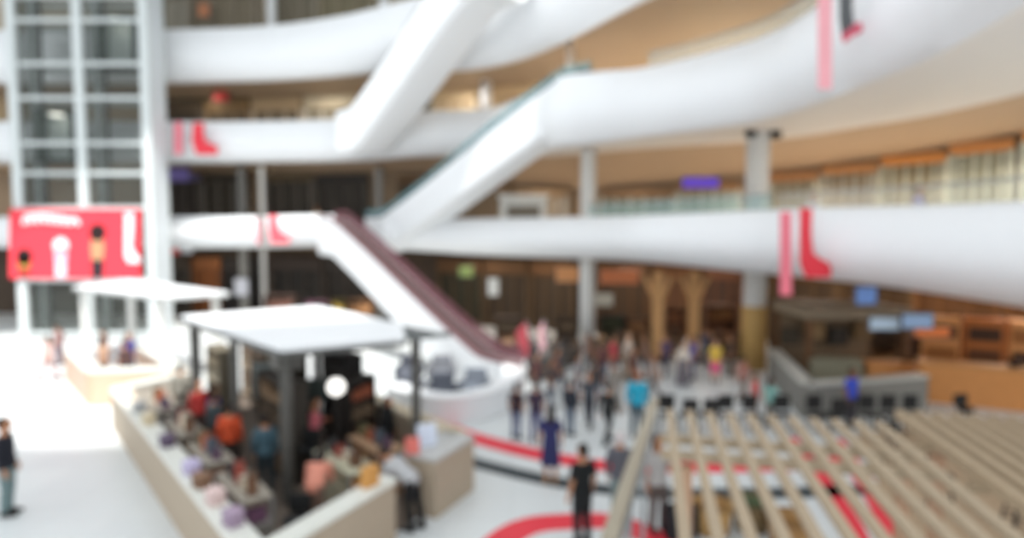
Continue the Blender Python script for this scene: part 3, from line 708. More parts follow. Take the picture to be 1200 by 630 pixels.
# screens
def screen(px, py, Y, w, h, label, pole=True, face=(70, 78, 76)):
    p = at(px, py, Y); root = thing('tv_screen', (p.x, p.y, 0), label, 'screen', group='screens in the large kiosk')
    MB().box((0, 0, p.z), (w, .06, h), bev=.02).build('bezel', BLACK, root)
    MB().box((0, -.032, p.z), (w - .08, .01, h - .08)).build('display_panel', M('screen_%d' % face[0], face, .25), root)
    MB().tube([(0, .05, 0), (0, .05, p.z)], .035, 8).build('pole', DARK, root)
    MB().box((0, .05, .02), (.4, .35, .04)).build('base', DARK, root)
screen(364, 457, 13.8, .85, .55, 'dark grey screen on a pole in the middle of the large kiosk')
screen(312, 446, 14.6, .7, .95, 'tall grey upright screen near the left canopy post', face=(110, 116, 114))
def lamp_globe(px, py, Y, r, label):
    p = at(px, py, Y); root = thing('globe_lamp', (p.x, p.y, 0), label, 'lamp')
    MB().ball((0, 0, p.z), r, n=16).build('lamp_shade', K((255, 252, 246), emit=1.2), root, True)
    MB().tube([(0, 0, 0), (0, 0, p.z - r * .9)], .03, 8).build('stem', DARK, root)
    MB().lathe([(.2, 0), (.2, .03), (.05, .05)]).build('base', DARK, root)
lamp_globe(394, 453, 12.9, .19, 'white globe lamp right of the dark screen in the large kiosk')
# boxes and goods lying on the kiosk counters
goods = [(1.0, .0, (150, 130, 150), 'mauve gift box on the white counter, closest to its front corner'), (1.9, .0, (206, 180, 176), 'blush gift box on the white counter'), (2.7, .0, (120, 90, 70), 'brown gift box on the white counter'), (3.4, .02, (180, 170, 200), 'lilac gift box on the white counter'),
         (5.2, .0, (90, 76, 96), 'plum gift box on the white counter'), (7.0, .0, (206, 190, 160), 'sand coloured gift box on the white counter'), (8.2, .02, (160, 160, 160), 'grey gift box on the white counter'), (9.4, .0, (230, 214, 196), 'cream gift box at the sunlit end of the white counter')]
for u, v, c, lab in goods:
    root = thing('gift_box', kp(u, v, 1.08), lab, 'box', KRL + .2, 'gift boxes on the kiosk counter')
    MB().box((0, 0, .09), (.26, .2, .18), bev=.01).build('box_body', K(c), root)
    MB().box((0, 0, .2), (.28, .22, .05), bev=.01).build('lid', K(tuple(min(255, x + 16) for x in c)), root)
def bag(p, c, label, s=1., rz=0.):
    root = thing('shopping_bag', p, label, 'bag', rz, 'shopping bags')
    mb = MB(); a = [(-.16 * s, -.07 * s), (.16 * s, -.07 * s), (.16 * s, .07 * s), (-.16 * s, .07 * s)]
    mb.prism(a, 0, .36 * s); mb.build('bag_body', K(c), root)
    for sg in (-1, 1): MB().tube([(-.07 * s, sg * .06 * s, .35 * s), (-.06 * s, sg * .06 * s, .46 * s), (.06 * s, sg * .06 * s, .46 * s), (.07 * s, sg * .06 * s, .35 * s)], .008 * s, 6).build('handle', K((120, 110, 100)), root)
e2 = N + nr * 4.5
bag(V((Rc.x - .55, Rc.y - .75, 1.136)), (216, 224, 240), 'pale blue paper bag on the grey counter end', 1.1, .4)
bag(V((Rc.x - .75, Rc.y - 1.2, 1.136)), (222, 120, 110), 'coral red paper bag on the grey counter end', .8, .2)
bag(kp(.02, 2.3, 1.086), (206, 150, 84), 'orange paper bag on the short white counter', .9, 1.)
# black stools
def stool(p, label, c=(24, 24, 25), h=.75):
    root = thing('bar_stool', p, label, 'stool', group='black bar stools')
    MB().lathe([(.0, h - .02), (.19, h - .02), (.21, h + .02), (.19, h + .07), (.0, h + .08)]).build('seat', K(c), root, True)
    for i in range(4):
        a = PI / 4 + i * PI / 2; MB().tube([(.12 * math.cos(a), .12 * math.sin(a), h - .01), (.22 * math.cos(a), .22 * math.sin(a), 0)], .018, 8).build('leg', DARK, root)
    MB().tube([(.18 * math.cos(a), .18 * math.sin(a), .25) for a in [2 * PI * i / 16 for i in range(17)]], .012, 6).build('foot_ring', DARK, root)
    MB().box((0, .19, h + .22), (.36, .05, .3), bev=.02).build('backrest', K(c), root)
stool(kp(.75, 1.05), 'black bar stool inside the front corner of the large kiosk')
stool(kp(3.1, 2.6), 'black bar stool beside the black shelf in the large kiosk')

# grey armchairs inside the white curved wall
def armchair(p, label, c, rz=0.):
    root = thing('armchair', p, label, 'chair', rz, 'armchairs inside the curved wall')
    MB().box((0, 0, .36), (.7, .66, .2), bev=.05).build('seat', K(c), root)
    MB().box((0, .32, .66), (.7, .16, .62), bev=.06).build('backrest', K(c), root)
    for s in (-1, 1):
        MB().box((s * .4, 0, .46), (.14, .7, .4), bev=.05).build('armrest', K(tuple(int(x * .85) for x in c)), root)
        for t in (-1, 1): MB().tube([(s * .3, t * .26, .28), (s * .33, t * .29, 0)], .025, 8).build('leg', GREYM, root)
for px, py, c, lab in ((480, 470, (110, 114, 124), 'slate grey armchair nearest the large kiosk inside the curved wall'), (518, 476, (70, 74, 84), 'charcoal armchair in the middle behind the curved wall'), (556, 469, (112, 118, 128), 'mid grey armchair closest to the escalator foot'),
                       (480, 450, (84, 86, 96), 'dark slate armchair in the back row behind the curved wall'), (517, 450, (120, 122, 128), 'ash grey armchair in the back row behind the curved wall')):
    armchair(gr(px, py), lab, c, random.uniform(-.15, .15))

# ------------------------------------------------------------------ timber pergolas
PD = V((.217, .976, 0)).normalized(); PE = V((PD.y, -PD.x, 0))
def pergola(o, W, D, z, ns, label, cross, slat_w, slat_h, posts, mat, ext=1.0):
    root = thing('pergola', o, label, 'pergola', group='slatted timber pergolas')
    o0 = V((0, 0, z))
    for i in range(ns):
        u = W * i / (ns - 1)
        MB().bar(o0 + PE * u + PD * ext, o0 + PE * u - PD * D, slat_w, slat_h).build('slat', mat, root)
    for v in cross:
        MB().bar(o0 - PD * v - PE * .15 + V((0, 0, -slat_h * .5 - .05)), o0 - PD * v + PE * (W + .15) + V((0, 0, -slat_h * .5 - .05)), .12, .1).build('crossbeam', mat, root)
    for u, v in posts:
        q = PE * u - PD * v; MB().box((q.x, q.y, z / 2 - .1), (.13, .13, z - .2), math.atan2(PE.y, PE.x)).build('post', M('post_timber', (188, 150, 122), .6, noise=.1), root)
    return root
o1 = gr(788, 507, 2.6); o1.z = 0
pergola(o1, 2.75, 4.2, 2.6, 11, 'slatted timber pergola with wide gaps showing the red floor stripe', (0., .58, 3.9), .1, .07, ((0.15, .58), (2.7, .0), (.15, 3.9), (2.7, 3.9)), WOOD)
o2 = o1 + PE * 3.2 + PD * .55
pergola(o2, 6.2, 5.2, 2.6, 28, 'wider dense slatted timber pergola reaching the frame edge', (0., 1.3, 2.6, 3.9, 5.0), .12, .13, ((.05, .1), (6.1, .1), (.05, 4.9), (6.1, 4.9), (3., .1)), M('pale_timber_dense', (166, 146, 120), .6, noise=.14))
dk = MB(); q0 = [gr(*q) for q in ((1004, 508), (1300, 486), (1500, 700), (1085, 700))]
dk.prism([(q.x, q.y) for q in q0], .007, .03)
struct(dk.build('floor_deck', M('deck_timber', (176, 152, 124), .6, noise=.16)))
# sloping handrail beside the pergola
def handrail():
    a, b = at(767, 470, 11.6), at(713, 636, 6.2)
    root = thing('handrail', (a.x, a.y, 0), 'sloping grey and tan handrail beside the pergola', 'handrail')
    o = V((a.x, a.y, 0)); A, B = a - o, b - o
    MB().bar(A, B, .16, .12).build('rail', M('rail_timber', (168, 158, 140), .5), root)
    for t in (.02, .35, .68, .98):
        p = A + (B - A) * t; MB().box((p.x, p.y, p.z / 2), (.06, .06, p.z)).build('post', GREYM, root)
    MB().bar(A - V((0, 0, .45)), B - V((0, 0, .45)), .05, .05).build('lower_rail', GREYM, root)
handrail()
# things under the pergola
def basket(p, label, c, r=.35, h=.5):
    root = thing('basket', p, label, 'basket', group='baskets under the pergola')
    MB().lathe([(r * .8, 0), (r, h), (r * .92, h), (r * .74, .04)]).build('basket_body', K(c), root, True)
    MB().tube([(r * math.cos(a), r * math.sin(a), h) for a in [2 * PI * i / 20 for i in range(21)]], .025, 6).build('rim', K(tuple(int(v * .8) for v in c)), root)
    m = MB()
    for i in range(14):
        a = random.uniform(0, 6.28); q = r * .6 * math.sqrt(random.random()); m.ball((q * math.cos(a), q * math.sin(a), h - .04), r * .28, n=8)
    o = m.build('contents', K((150, 112, 66) if c[0] > 150 else (70, 84, 56)), root); o['kind'] = 'stuff'
for k_ in range(5):
    p = gr(*((1048, 548), (1102, 598), (1130, 508), (1168, 570), (1190, 622))[k_]) + V((0, 0, .03)); stool(p, ['dark stool under the dense pergola, closest to the wide-gap pergola', 'second dark stool under the dense pergola', 'third dark stool under the dense pergola', 'fourth dark stool under the dense pergola', 'dark stool under the dense pergola nearest the frame edge'][k_], (40, 38, 36), .6)
for px, py, c, lab in ((834, 622, (190, 150, 96), 'tan basket under the pergola, behind its pinkish post'), (880, 618, (120, 100, 70), 'brown basket with dark green contents under the pergola'), (925, 640, (170, 130, 84), 'honey coloured basket under the pergola at the photo foot')):
    p = gr(px, py); basket(p, lab, c)
# cafe chairs in a row beyond the pergola
def cafe_chair(p, label, rz, c=(38, 38, 38)):
    root = thing('cafe_chair', p, label, 'chair', rz, 'dark cafe chairs beyond the pergola')
    MB().box((0, 0, .45), (.42, .42, .05), bev=.015).build('seat', K(c), root)
    MB().box((0, .2, .74), (.42, .04, .4), bev=.015).build('backrest', K(c), root)
    for s in (-1, 1):
        for t in (-1, 1): MB().tube([(s * .18, t * .18, .44), (s * .2, t * .2, 0)], .018, 6).build('leg', K((58, 56, 54)), root)
cl = [(782, 'dark cafe chair at the handrail end of the row'), (806, 'second dark cafe chair from the handrail'), (830, 'third dark cafe chair from the handrail'), (854, 'fourth dark cafe chair from the handrail'), (882, 'dark cafe chair in front of the red and teal clad people'), (918, 'dark cafe chair before the grey counter corner'),
      (958, 'black cafe chair beside the blue-shirted person'), (978, 'black cafe chair just left of the blue-shirted person'), (1020, 'dark cafe chair first beyond the blue-shirted person'), (1045, 'dark cafe chair second beyond the blue-shirted person'), (1072, 'dark cafe chair third beyond the blue-shirted person')]
for px, lab in cl: cafe_chair(gr(px, 506), lab, random.choice((0, PI, .1, -.1)))

# ------------------------------------------------------------------ brown kiosk behind grey counter (right) and orange wood shop
k3 = thing('counter', (0, 0, 0), 'grey L-shaped counter in front of the brown kiosk', 'counter')
counter_run([gr(906, 442), gr(946, 490), gr(1010, 486), gr(1080, 478)], .95, .35, k3, M('counter_stone', (134, 132, 126), .6), M('counter_stone_top', (196, 194, 186), .5))
k4 = thing('kiosk', (0, 0, 0), 'brown roofed kiosk behind the grey counter', 'kiosk')
p = gr(985, 462) + V((.75, 0, 0))
kw = M('kiosk_brown', (120, 100, 78), .7, noise=.2)
MB().box((p.x, p.y + 1.6, 2.55), (3.5, 2.6, .35), 0., bev=.04).build('roof', M('roof_taupe', (142, 126, 106), .7), k4)
for sx, sy in ((-1.6, .45), (1.6, .45), (-1.6, 2.75), (1.6, 2.75)): MB().box((p.x + sx, p.y + sy, 1.2), (.16, .16, 2.4)).build('post', BROWN, k4)
MB().box((p.x, p.y + 2.62, 1.2), (3.2, .08, 2.3), 0.).build('back_panel', kw, k4)
MB().box((p.x - .8, p.y + .4, .55), (1.6, .6, 1.1), -.1, bev=.02).build('display_cabinet', M('cabinet_sage', (140, 136, 116), .5), k4)
MB().box((p.x + 1.0, p.y + .4, .5), (1.5, .6, 1.0), -.1, bev=.02).build('display_cabinet', ORANGE, k4)
for i in range(4): MB().box((p.x - 1.4 + i * .85, p.y + 2.25, 1.5 + .25 * (i % 2)), (.6, .3, .6)).build('stock', K(((70, 60, 48), (150, 120, 84), (56, 50, 44), (120, 96, 66))[i]), k4)
k5 = thing('counter', (0, 0, 0), 'orange wooden shop counter with shelving at the frame edge', 'counter')
a, b = gr(1074, 466), gr(1262, 486)
counter_run([a, b], 1.15, .8, k5, ORANGE, M('orange_top', (204, 148, 94), .45))
t = (b - a).normalized(); nn = V((-t.y, t.x, 0))
for i in range(4):
    q = a + t * (.8 + i * 1.15) + nn * 2.0
    MB().box((q.x, q.y, 1.2), (1.05, .45, 2.4), math.atan2(t.y, t.x), bev=.02).build('cabinet', ORANGE if i % 2 == 0 else M('deep_orange', (176, 102, 44), .5), k5)
    for j in range(3): MB().box((q.x - nn.x * .24, q.y - nn.y * .24, .5 + j * .7), (.85, .06, .45), math.atan2(t.y, t.x)).build('stock', K(((70, 46, 30), (150, 96, 50), (96, 60, 36))[(i + j) % 3]), k5)
for px, py, c, lab in ((1110, 392, (226, 124, 64), 'orange red canopy panel over the orange counter'), ):
    sign(1072, 384, 1112, 394, 17.0, c, lab, .1)
def bowl(p, label, c):
    root = thing('bowl', p, label, 'bowl', group='bowls on the orange counter')
    MB().lathe([(.08, 0), (.2, .12), (.22, .2), (.2, .2), (.16, .1), (.0, .05)]).build('bowl_body', K(c), root, True)
    m = MB()
    for i in range(7): m.ball((.09 * math.cos(i), .09 * math.sin(i), .18), .06, n=8)
    o = m.build('contents', K((90, 50, 30)), root); o['kind'] = 'stuff'
bowl(a + t * 2.4 + V((0, 0, 1.236)), 'dark bowl standing on the orange counter', (50, 36, 28))

# ------------------------------------------------------------------ people
def remesh(mb, name, voxel):
    me = mb.mesh(name, []) if False else None
    bmesh.ops.recalc_face_normals(mb.bm, faces=mb.bm.faces)
    me = bpy.data.meshes.new(name + '_src'); mb.bm.to_mesh(me); mb.bm.free()
    o = bpy.data.objects.new(name + '_src', me); C.objects.link(o)
    m = o.modifiers.new('r', 'REMESH'); m.mode = 'VOXEL'; m.voxel_size = voxel; m.use_smooth_shade = True
    s = o.modifiers.new('s', 'SMOOTH'); s.factor = .5; s.iterations = 3
    dg = bpy.context.evaluated_depsgraph_get(); out = bpy.data.meshes.new_from_object(o.evaluated_get(dg)); out.name = name
    bpy.data.objects.remove(o); bpy.data.meshes.remove(me)
    out.materials.clear(); out.materials.append(WHITE)
    for p in out.polygons: p.use_smooth = True
    return out
def limb(mb, pts, rad, n=12): mb.tube(pts, rad, n)
POSES = {
 'stand': dict(leg=[[(.09, 0, .90), (.10, -.015, .49), (.105, .02, .085)], [(-.09, 0, .90), (-.10, -.015, .49), (-.105, .02, .085)]],
               arm=[[(.175, 0, 1.39), (.235, .03, 1.12), (.245, -.05, .87)], [(-.175, 0, 1.39), (-.235, .03, 1.12), (-.245, -.05, .87)]], lean=0),
 'walk': dict(leg=[[(.09, 0, .90), (.095, -.19, .52), (.095, -.25, .095)], [(-.09, 0, .90), (-.095, .06, .50), (-.10, .33, .14)]],
              arm=[[(.175, 0, 1.39), (.235, .12, 1.13), (.24, .12, .88)], [(-.175, 0, 1.39), (-.235, -.06, 1.13), (-.23, -.22, .92)]], lean=.04),
 'phone': dict(leg=[[(.09, 0, .90), (.11, -.03, .49), (.12, .02, .085)], [(-.09, 0, .90), (-.09, -.01, .49), (-.095, .02, .085)]],
               arm=[[(.175, 0, 1.39), (.225, .02, 1.12), (.10, -.24, 1.20)], [(-.175, 0, 1.39), (-.235, .03, 1.12), (-.245, -.05, .87)]], lean=.03),
 'lean': dict(leg=[[(.09, .02, .90), (.10, .02, .49), (.105, .06, .085)], [(-.09, .02, .90), (-.10, .08, .49), (-.105, .16, .085)]],
              arm=[[(.175, 0, 1.39), (.23, -.22, 1.24), (.14, -.42, 1.34)], [(-.175, 0, 1.39), (-.23, -.22, 1.24), (-.14, -.42, 1.34)]], lean=1.0),
}
TORSO = [(.80, 0, .10, .085), (.86, .0, .165, .115), (.93, .0, .172, .122), (1.05, -.005, .145, .105), (1.18, -.005, .158, .112), (1.30, 0, .178, .115), (1.38, .005, .168, .098), (1.43, .008, .11, .075), (1.465, .008, .062, .062), (1.51, 0, .056, .06),
         (1.535, -.015, .058, .075), (1.565, -.02, .066, .088), (1.61, -.015, .075, .098), (1.655, -.01, .076, .098), (1.70, -.005, .062, .08), (1.73, 0, .03, .04)]
def bend(me, ang, piv=.93, lo=.84, hi=1.12):
    if not ang: return
    for v in me.vertices:
        t = min(1, max(0, (v.co.z - lo) / (hi - lo))); t = t * t * (3 - 2 * t)
        if t <= 0: continue
        a = ang * t; y, z = v.co.y, v.co.z - piv
        v.co.y = y * math.cos(a) - z * math.sin(a); v.co.z = piv + y * math.sin(a) + z * math.cos(a)
def hand(mb, el, wr, side):
    el, wr = V(el), V(wr); d = (wr - el).normalized(); s = d.cross(V((side, 0, 0)))
    if s.length < .2: s = V((0, -1, 0))
    s.normalize(); nrm = d.cross(s).normalized(); inward = V((-side, 0, 0)) - d * d.dot(V((-side, 0, 0)))
    inward.normalize(); s = d.cross(inward).normalized()
    if s.y > 0: s = -s
    p = wr + d * .005
    mb.tube([wr - d * .02, p + d * .03, p + d * .085], [(.024, .024), (.036, .02), (.038, .017)], 10, flat=inward)
    for i, (o, L) in enumerate(((.028, .068), (.0095, .078), (-.0095, .073), (-.028, .058))):
        b = p + d * .08 + s * o
        c1 = b + d * L * .45 + inward * .006; c2 = c1 + d * L * .32 + inward * .016; c3 = c2 + d * L * .2 + inward * .018
        mb.tube([b - d * .01, c1, c2, c3], [.0095, .009, .0085, .007], 8)
    tb = p + d * .025 + s * .03
    mb.tube([tb - s * .012, tb + s * .024 + d * .028 + inward * .008, tb + s * .03 + d * .056 + inward * .016], [.012, .011, .008], 8)
def make_pose(name):
    P = POSES[name]; L = P['lean']; out = {}
    mb = MB(); n = 20
    rings = [[mb.bm.verts.new((rx * math.cos(2 * PI * k / n), cy + ry * math.sin(2 * PI * k / n), z)) for k in range(n)] for z, cy, rx, ry in TORSO]
    mb.skin(rings)
    mb.tube([(0, -.10, 1.635), (0, -.118, 1.605), (0, -.125, 1.588), (0, -.10, 1.578)], [.010, .014, .017, .012], 8)     # nose
    mb.tube([(-.02, -.104, 1.555), (.02, -.104, 1.555)], .009, 8)                                                         # mouth
    mb.tube([(-.03, -.098, 1.645), (.03, -.098, 1.645)], .012, 8)                                                         # brow
    for s in (-1, 1): mb.ball((s * .078, .0, 1.61), .03, (.35, .7, 1.1), 10)
    for lg in P['leg']:
        h, kn, an = lg; h = (h[0] * .95, h[1], h[2] + .02)
        mid1 = tuple((a + b) / 2 for a, b in zip(h, kn)); calf = tuple(a * .68 + b * .32 for a, b in zip(kn, an))
        calf = (calf[0], calf[1] + .012, calf[2])
        mb.tube([h, mid1, kn, calf, an], [.088, .075, .054, .056, .036], 14)
        mb.tube([(an[0], an[1] + .05, an[2] - .045), (an[0], an[1], an[2] - .035), (an[0], an[1] - .10, an[2] - .05), (an[0], an[1] - .18, an[2] - .06)], [(.03, .03), (.036, .05), (.042, .032), (.03, .02)], 10)
    for i, am in enumerate(P['arm']):
        s = 1 if i == 0 else -1
        sh, el, wr = am; mid = tuple((a + b) / 2 for a, b in zip(sh, el))
        mb.tube([(sh[0] * .75, sh[1], sh[2] - .01), sh, mid, el, tuple(a * .6 + b * .4 for a, b in zip(el, wr)), wr], [.055, .056, .046, .038, .037, .026], 12)
        hand(mb, el, wr, s)
    me = remesh(mb, 'body_' + name, .009); bend(me, L); out['body'] = me
    # eyes
    for s in (-1, 1):
        mb = MB(); mb.ball((s * .03, -.1, 1.622), .011, n=8)
        me = mb.mesh('eye_' + name, K((30, 24, 22)), True); bend(me, L); out['eye%d' % s] = me
    # hair variants
    for hv in ('short', 'long', 'scarf'):
        mb = MB()
        mb.ball((0, .018, 1.655), .1, (.86, 1.04, .92), 18)
        mb.ball((0, .05, 1.60), .085, (.9, .75, 1.05), 14)
        if hv == 'long': mb.tube([(0, .06, 1.62), (0, .085, 1.5), (0, .10, 1.36)], [(.09, .06), (.1, .045), (.07, .03)], 14, flat=(0, 1, 0))
        if hv == 'scarf':
            mb.tube([(0, .02, 1.64), (0, .03, 1.54), (0, .01, 1.45), (0, 0, 1.36)], [(.098, .098), (.095, .095), (.13, .12), (.19, .14)], 16, flat=(0, 1, 0))
        me = remesh(mb, 'hair_%s_%s' % (hv, name), .012)
        # keep the face free
        bm = bmesh.new(); bm.from_mesh(me)
        cut = [v for v in bm.verts if v.co.y < -.045 and 1.53 < v.co.z < 1.665 and abs(v.co.x) < .062]
        bmesh.ops.delete(bm, geom=cut, context='VERTS'); bm.to_mesh(me); bm.free()
        bend(me, L); out[hv] = me
    def torso_cl(mb, lo, hi, g, flare=0.):
        R = [t for t in TORSO if lo <= t[0] <= hi]
        rings = [[mb.bm.verts.new(((rx + g + (flare if z == R[0][0] else 0)) * math.cos(2 * PI * k / n), cy + (ry + g + (flare if z == R[0][0] else 0)) * math.sin(2 * PI * k / n), z)) for k in range(n)] for z, cy, rx, ry in R]
        mb.skin(rings)
    for sl, nm in ((.55, 'tee'), (.97, 'long_top')):
        mb = MB(); torso_cl(mb, .86, 1.435, .016, .008)
        for am in P['arm']:
            sh, el, wr = map(V, am)
            pts = [V((sh.x * .7, sh.y, sh.z - .01)), sh, (sh + el) / 2, el]; rr = [.066, .07, .06, .052]
            if sl < .9: pts, rr = [pts[0], sh, (sh + el) / 2, sh * .25 + el * .75], [.066, .07, .064, .062]
            else: pts += [el * .55 + wr * .45, el * .06 + wr * .94]; rr += [.046, .038]
            mb.tube(pts, rr, 12)
        me = remesh(mb, nm + '_' + name, .012); bend(me, L); out[nm] = me
    mb = MB(); torso_cl(mb, .80, .99, .012)
    torso_cl(mb, .93, 1.06, .01)
    for h, kn, an in P['leg']:
        h, kn, an = V(h), V(kn), V(an)
        mb.tube([V((h.x * .95, h.y, h.z + .02)), (h + kn) / 2, kn, (kn + an) / 2 + V((0, .008, 0)), an + V((0, 0, .01))], [.102, .09, .07, .066, .058], 14)
    me = remesh(mb, 'trousers_' + name, .012); bend(me, L); out['trousers'] = me
    mb = MB(); S0 = [(.42, .22), (.5, .215), (.7, .20), (.86, .185), (.93, .185), (1.05, .158), (1.08, .15)]
    rings = [[mb.bm.verts.new((r * math.cos(2 * PI * k / n), r * .72 * math.sin(2 * PI * k / n), z)) for k in range(n)] for z, r in S0]
    mb.skin(rings); me = remesh(mb, 'skirt_' + name, .012); bend(me, L); out['skirt'] = me
    mb = MB(); S0 = [(.06, .27), (.4, .24), (.7, .21), (.86, .19), (.93, .19), (1.05, .17), (1.08, .165)]
    rings = [[mb.bm.verts.new((r * math.cos(2 * PI * k / n), r * .8 * math.sin(2 * PI * k / n), z)) for k in range(n)] for z, r in S0]
    mb.skin(rings); me = remesh(mb, 'robe_' + name, .012); bend(me, L); out['robe'] = me
    for i, (h, kn, an) in enumerate(P['leg']):
        mb = MB(); mb.tube([(an[0], an[1] + .07, an[2] - .04), (an[0], an[1] + .02, an[2] - .025), (an[0], an[1] - .09, an[2] - .04), (an[0], an[1] - .17, an[2] - .05), (an[0], an[1] - .205, an[2] - .06)], [(.03, .035), (.044, .062), (.05, .046), (.044, .034), (.02, .018)], 12)
        out['shoe%d' % i] = remesh(mb, 'shoe_' + name, .01)
    return out
PM = {}
SKIN = {'fair': (214, 168, 140), 'tan': (180, 128, 96), 'brown': (128, 86, 62)}
def child(me, name, mat, root):
    o = bpy.data.objects.new(name, me); C.objects.link(o); o.parent = root
    o.material_slots[0].link = 'OBJECT'; o.material_slots[0].material = mat
    return o
def person(p, label, top, bottom, H=1.7, rz=0., pose='stand', hair='short', hairc=(34, 26, 22), skin='tan', sleeve='tee', lower='trousers', shoes=(40, 38, 36), group=None):
    if pose not in PM: PM[pose] = make_pose(pose)
    A = PM[pose]
    root = thing('person', p, label, 'person', rz, group)
    s = H / 1.73; root.scale = (s, s, s)
    bd = child(A['body'], 'body', M('skin_' + skin, SKIN[skin], .55, noise=.04), root)
    for e_ in ('eye-1', 'eye1'):
        o = bpy.data.objects.new('eye', A[e_]); C.objects.link(o); o.parent = bd
    child(A[hair], 'headscarf' if hair == 'scarf' else 'hair', K(hairc), root)
    child(A[sleeve], 'top', K(top), root)
    child(A[lower], {'trousers': 'trousers', 'skirt': 'skirt', 'robe': 'robe'}[lower], K(bottom), root)
    for i in (0, 1): child(A['shoe%d' % i], 'shoe', K(shoes), root)
    return root
NAVY, JEAN, BLK, GREY = (34, 38, 60), (84, 100, 130), (24, 24, 26), (140, 140, 142)
# foreground and middle
person(gr(10, 603), 'person in black top and grey-teal trousers standing alone on the pale floor', (30, 32, 42), (108, 128, 130), 1.82, 1.9, 'stand', sleeve='long_top')
person(gr(682, 640), 'person dressed all in black walking across the red floor arc', (20, 22, 23), (24, 26, 28), 1.74, -2.6, 'stand', skin='tan', sleeve='tee')
person(gr(645, 566), 'person in a navy dress with bare legs before the charcoal floor stripe', (44, 46, 92), (44, 46, 88), 1.62, PI, 'stand', 'long', lower='skirt', skin='tan', shoes=(190, 150, 110))
grp = None
person(gr(605, 514), 'person in dark maroon top and blue jeans nearest the escalator foot', (52, 40, 48), (110, 126, 152), 1.42, 2.6, 'stand', skin='tan')
person(gr(628, 517), 'person in plum top and jeans, middle of three standing near the slim column', (58, 48, 66), (96, 104, 136), 1.5, 3.3, 'phone', skin='tan')
person(gr(668, 510), 'person in navy top and grey-blue jeans right of the navy dress', (44, 50, 60), (112, 124, 138), 1.45, 2.4, 'stand', sleeve='long_top')
person(gr(746, 512), 'person with brown hair in a bright cyan top near the handrail', (40, 160, 190), (60, 80, 92), 1.72, 2.9, 'stand', 'short', hairc=(150, 100, 74), sleeve='long_top')
person(gr(712, 520), 'person in black with a dark bag left of the cyan top', (34, 38, 38), (44, 48, 50), 1.5, 2.4, 'walk', sleeve='long_top')
person(gr(698, 478), 'person in charcoal top and blue trousers behind the dark group', (62, 60, 62), (120, 130, 150), 1.45, 3.0, 'stand')
person(gr(720, 482), 'person in grey-beige coat standing left of the cyan top', (140, 132, 124), (150, 144, 138), 1.5, 3.4, 'stand', lower='robe', sleeve='long_top')
person(gr(726, 612), 'white-haired person in dark grey beside the handrail foot', (92, 92, 100), (120, 140, 140), 1.66, 2.8, 'stand', hairc=(210, 200, 200), sleeve='long_top')
person(gr(700 + 70, 622), 'brown-haired person in pale grey with dark bag inside the handrail', (176, 172, 170), (96, 84, 80), 1.72, .3, 'phone', 'long', hairc=(72, 52, 40))
bag(gr(768, 628) + V((.42, -.05, 0)), (36, 36, 40), 'black bag on the floor beside the brown-haired person', 1.6, .2)
person(gr(997, 500), 'person in a royal blue shirt at the grey counter', (58, 80, 190), (70, 66, 72), 1.6, .4, 'stand', skin='brown')
person(gr(884, 494), 'person in a coral red top near the ochre column', (206, 82, 84), (160, 140, 130), 1.35, 1.2, 'stand')
person(gr(902, 500), 'person in a pale teal top beside the coral red top', (130, 176, 168), (110, 106, 100), 1.35, 2.2, 'stand', 'long')
# crowd under the galleries
crowd = [(812, 444, (64, 86, 170), (52, 60, 110), 1.55, 'stand', 'person in blue top left of the yellow top', 'short', 'trousers'),
         (838, 448, (226, 190, 80), (232, 100, 140), 1.5, 'stand', 'person in yellow top and pink skirt near the ochre column', 'long', 'skirt'),
         (780, 440, (86, 70, 96), (60, 56, 74), 1.5, 'walk', 'person in mauve top before the tan posts', 'short', 'trousers'),
         (718, 446, (206, 70, 86), (150, 110, 110), 1.6, 'stand', 'person in red top right of the slim column', 'short', 'trousers'),
         (706, 452, (96, 60, 60), (80, 80, 96), 1.55, 'walk', 'person in maroon top just right of the slim column', 'short', 'trousers'),
         (736, 446, (176, 160, 146), (140, 126, 112), 1.55, 'stand', 'person in beige robe right of the red top', 'scarf', 'robe'),
         (756, 444, (120, 96, 84), (90, 84, 90), 1.5, 'phone', 'person in brown top between beige robe and mauve top', 'short', 'trousers'),
         (800, 452, (212, 200, 186), (110, 104, 110), 1.5, 'stand', 'person in cream top left of the blue top', 'scarf', 'robe'),
         (856, 440, (70, 56, 50), (84, 70, 60), 1.5, 'stand', 'person in dark brown left of the ochre column', 'short', 'trousers'),
         (652, 462, (96, 78, 84), (86, 88, 104), 1.5, 'walk', 'person in dusky top beyond the group of three', 'short', 'trousers'),
         (676, 470, (150, 150, 156), (70, 76, 92), 1.45, 'stand', 'person in light grey top just left of the slim column base', 'long', 'trousers'),
         (870, 470, (160, 110, 100), (120, 100, 90), 1.4, 'walk', 'person in dusty pink top in front of the ochre column', 'short', 'trousers')]
for px, py, t_, b_, h, po, lab, hr, lw in crowd:
    person(gr(px, py), lab, t_, b_, h, random.uniform(-3, 3), po, hr, hairc=(206, 190, 176) if hr == 'scarf' else (36, 28, 24), lower=lw, skin=random.choice(('fair', 'tan', 'tan')), sleeve='long_top' if hr == 'scarf' else 'tee')
more = [(646, 478, (60, 56, 60), (90, 96, 110), 'person in charcoal top right beside the escalator foot'), (628, 470, (110, 70, 74), (70, 70, 84), 'person in brick top beyond the plum top'), (690, 500, (70, 74, 82), (60, 62, 70), 'person in slate top left of the black-clad walker with a bag'),
        (742, 462, (90, 60, 56), (70, 66, 72), 'person in chestnut top behind the cyan top'), (766, 470, (150, 130, 120), (100, 92, 90), 'person in taupe top right of the cyan top'), (690, 438, (130, 100, 88), (90, 80, 80), 'person in fawn top at the slim column'), (826, 430, (60, 70, 90), (60, 60, 70), 'person in blue-grey top behind blue and yellow tops')]
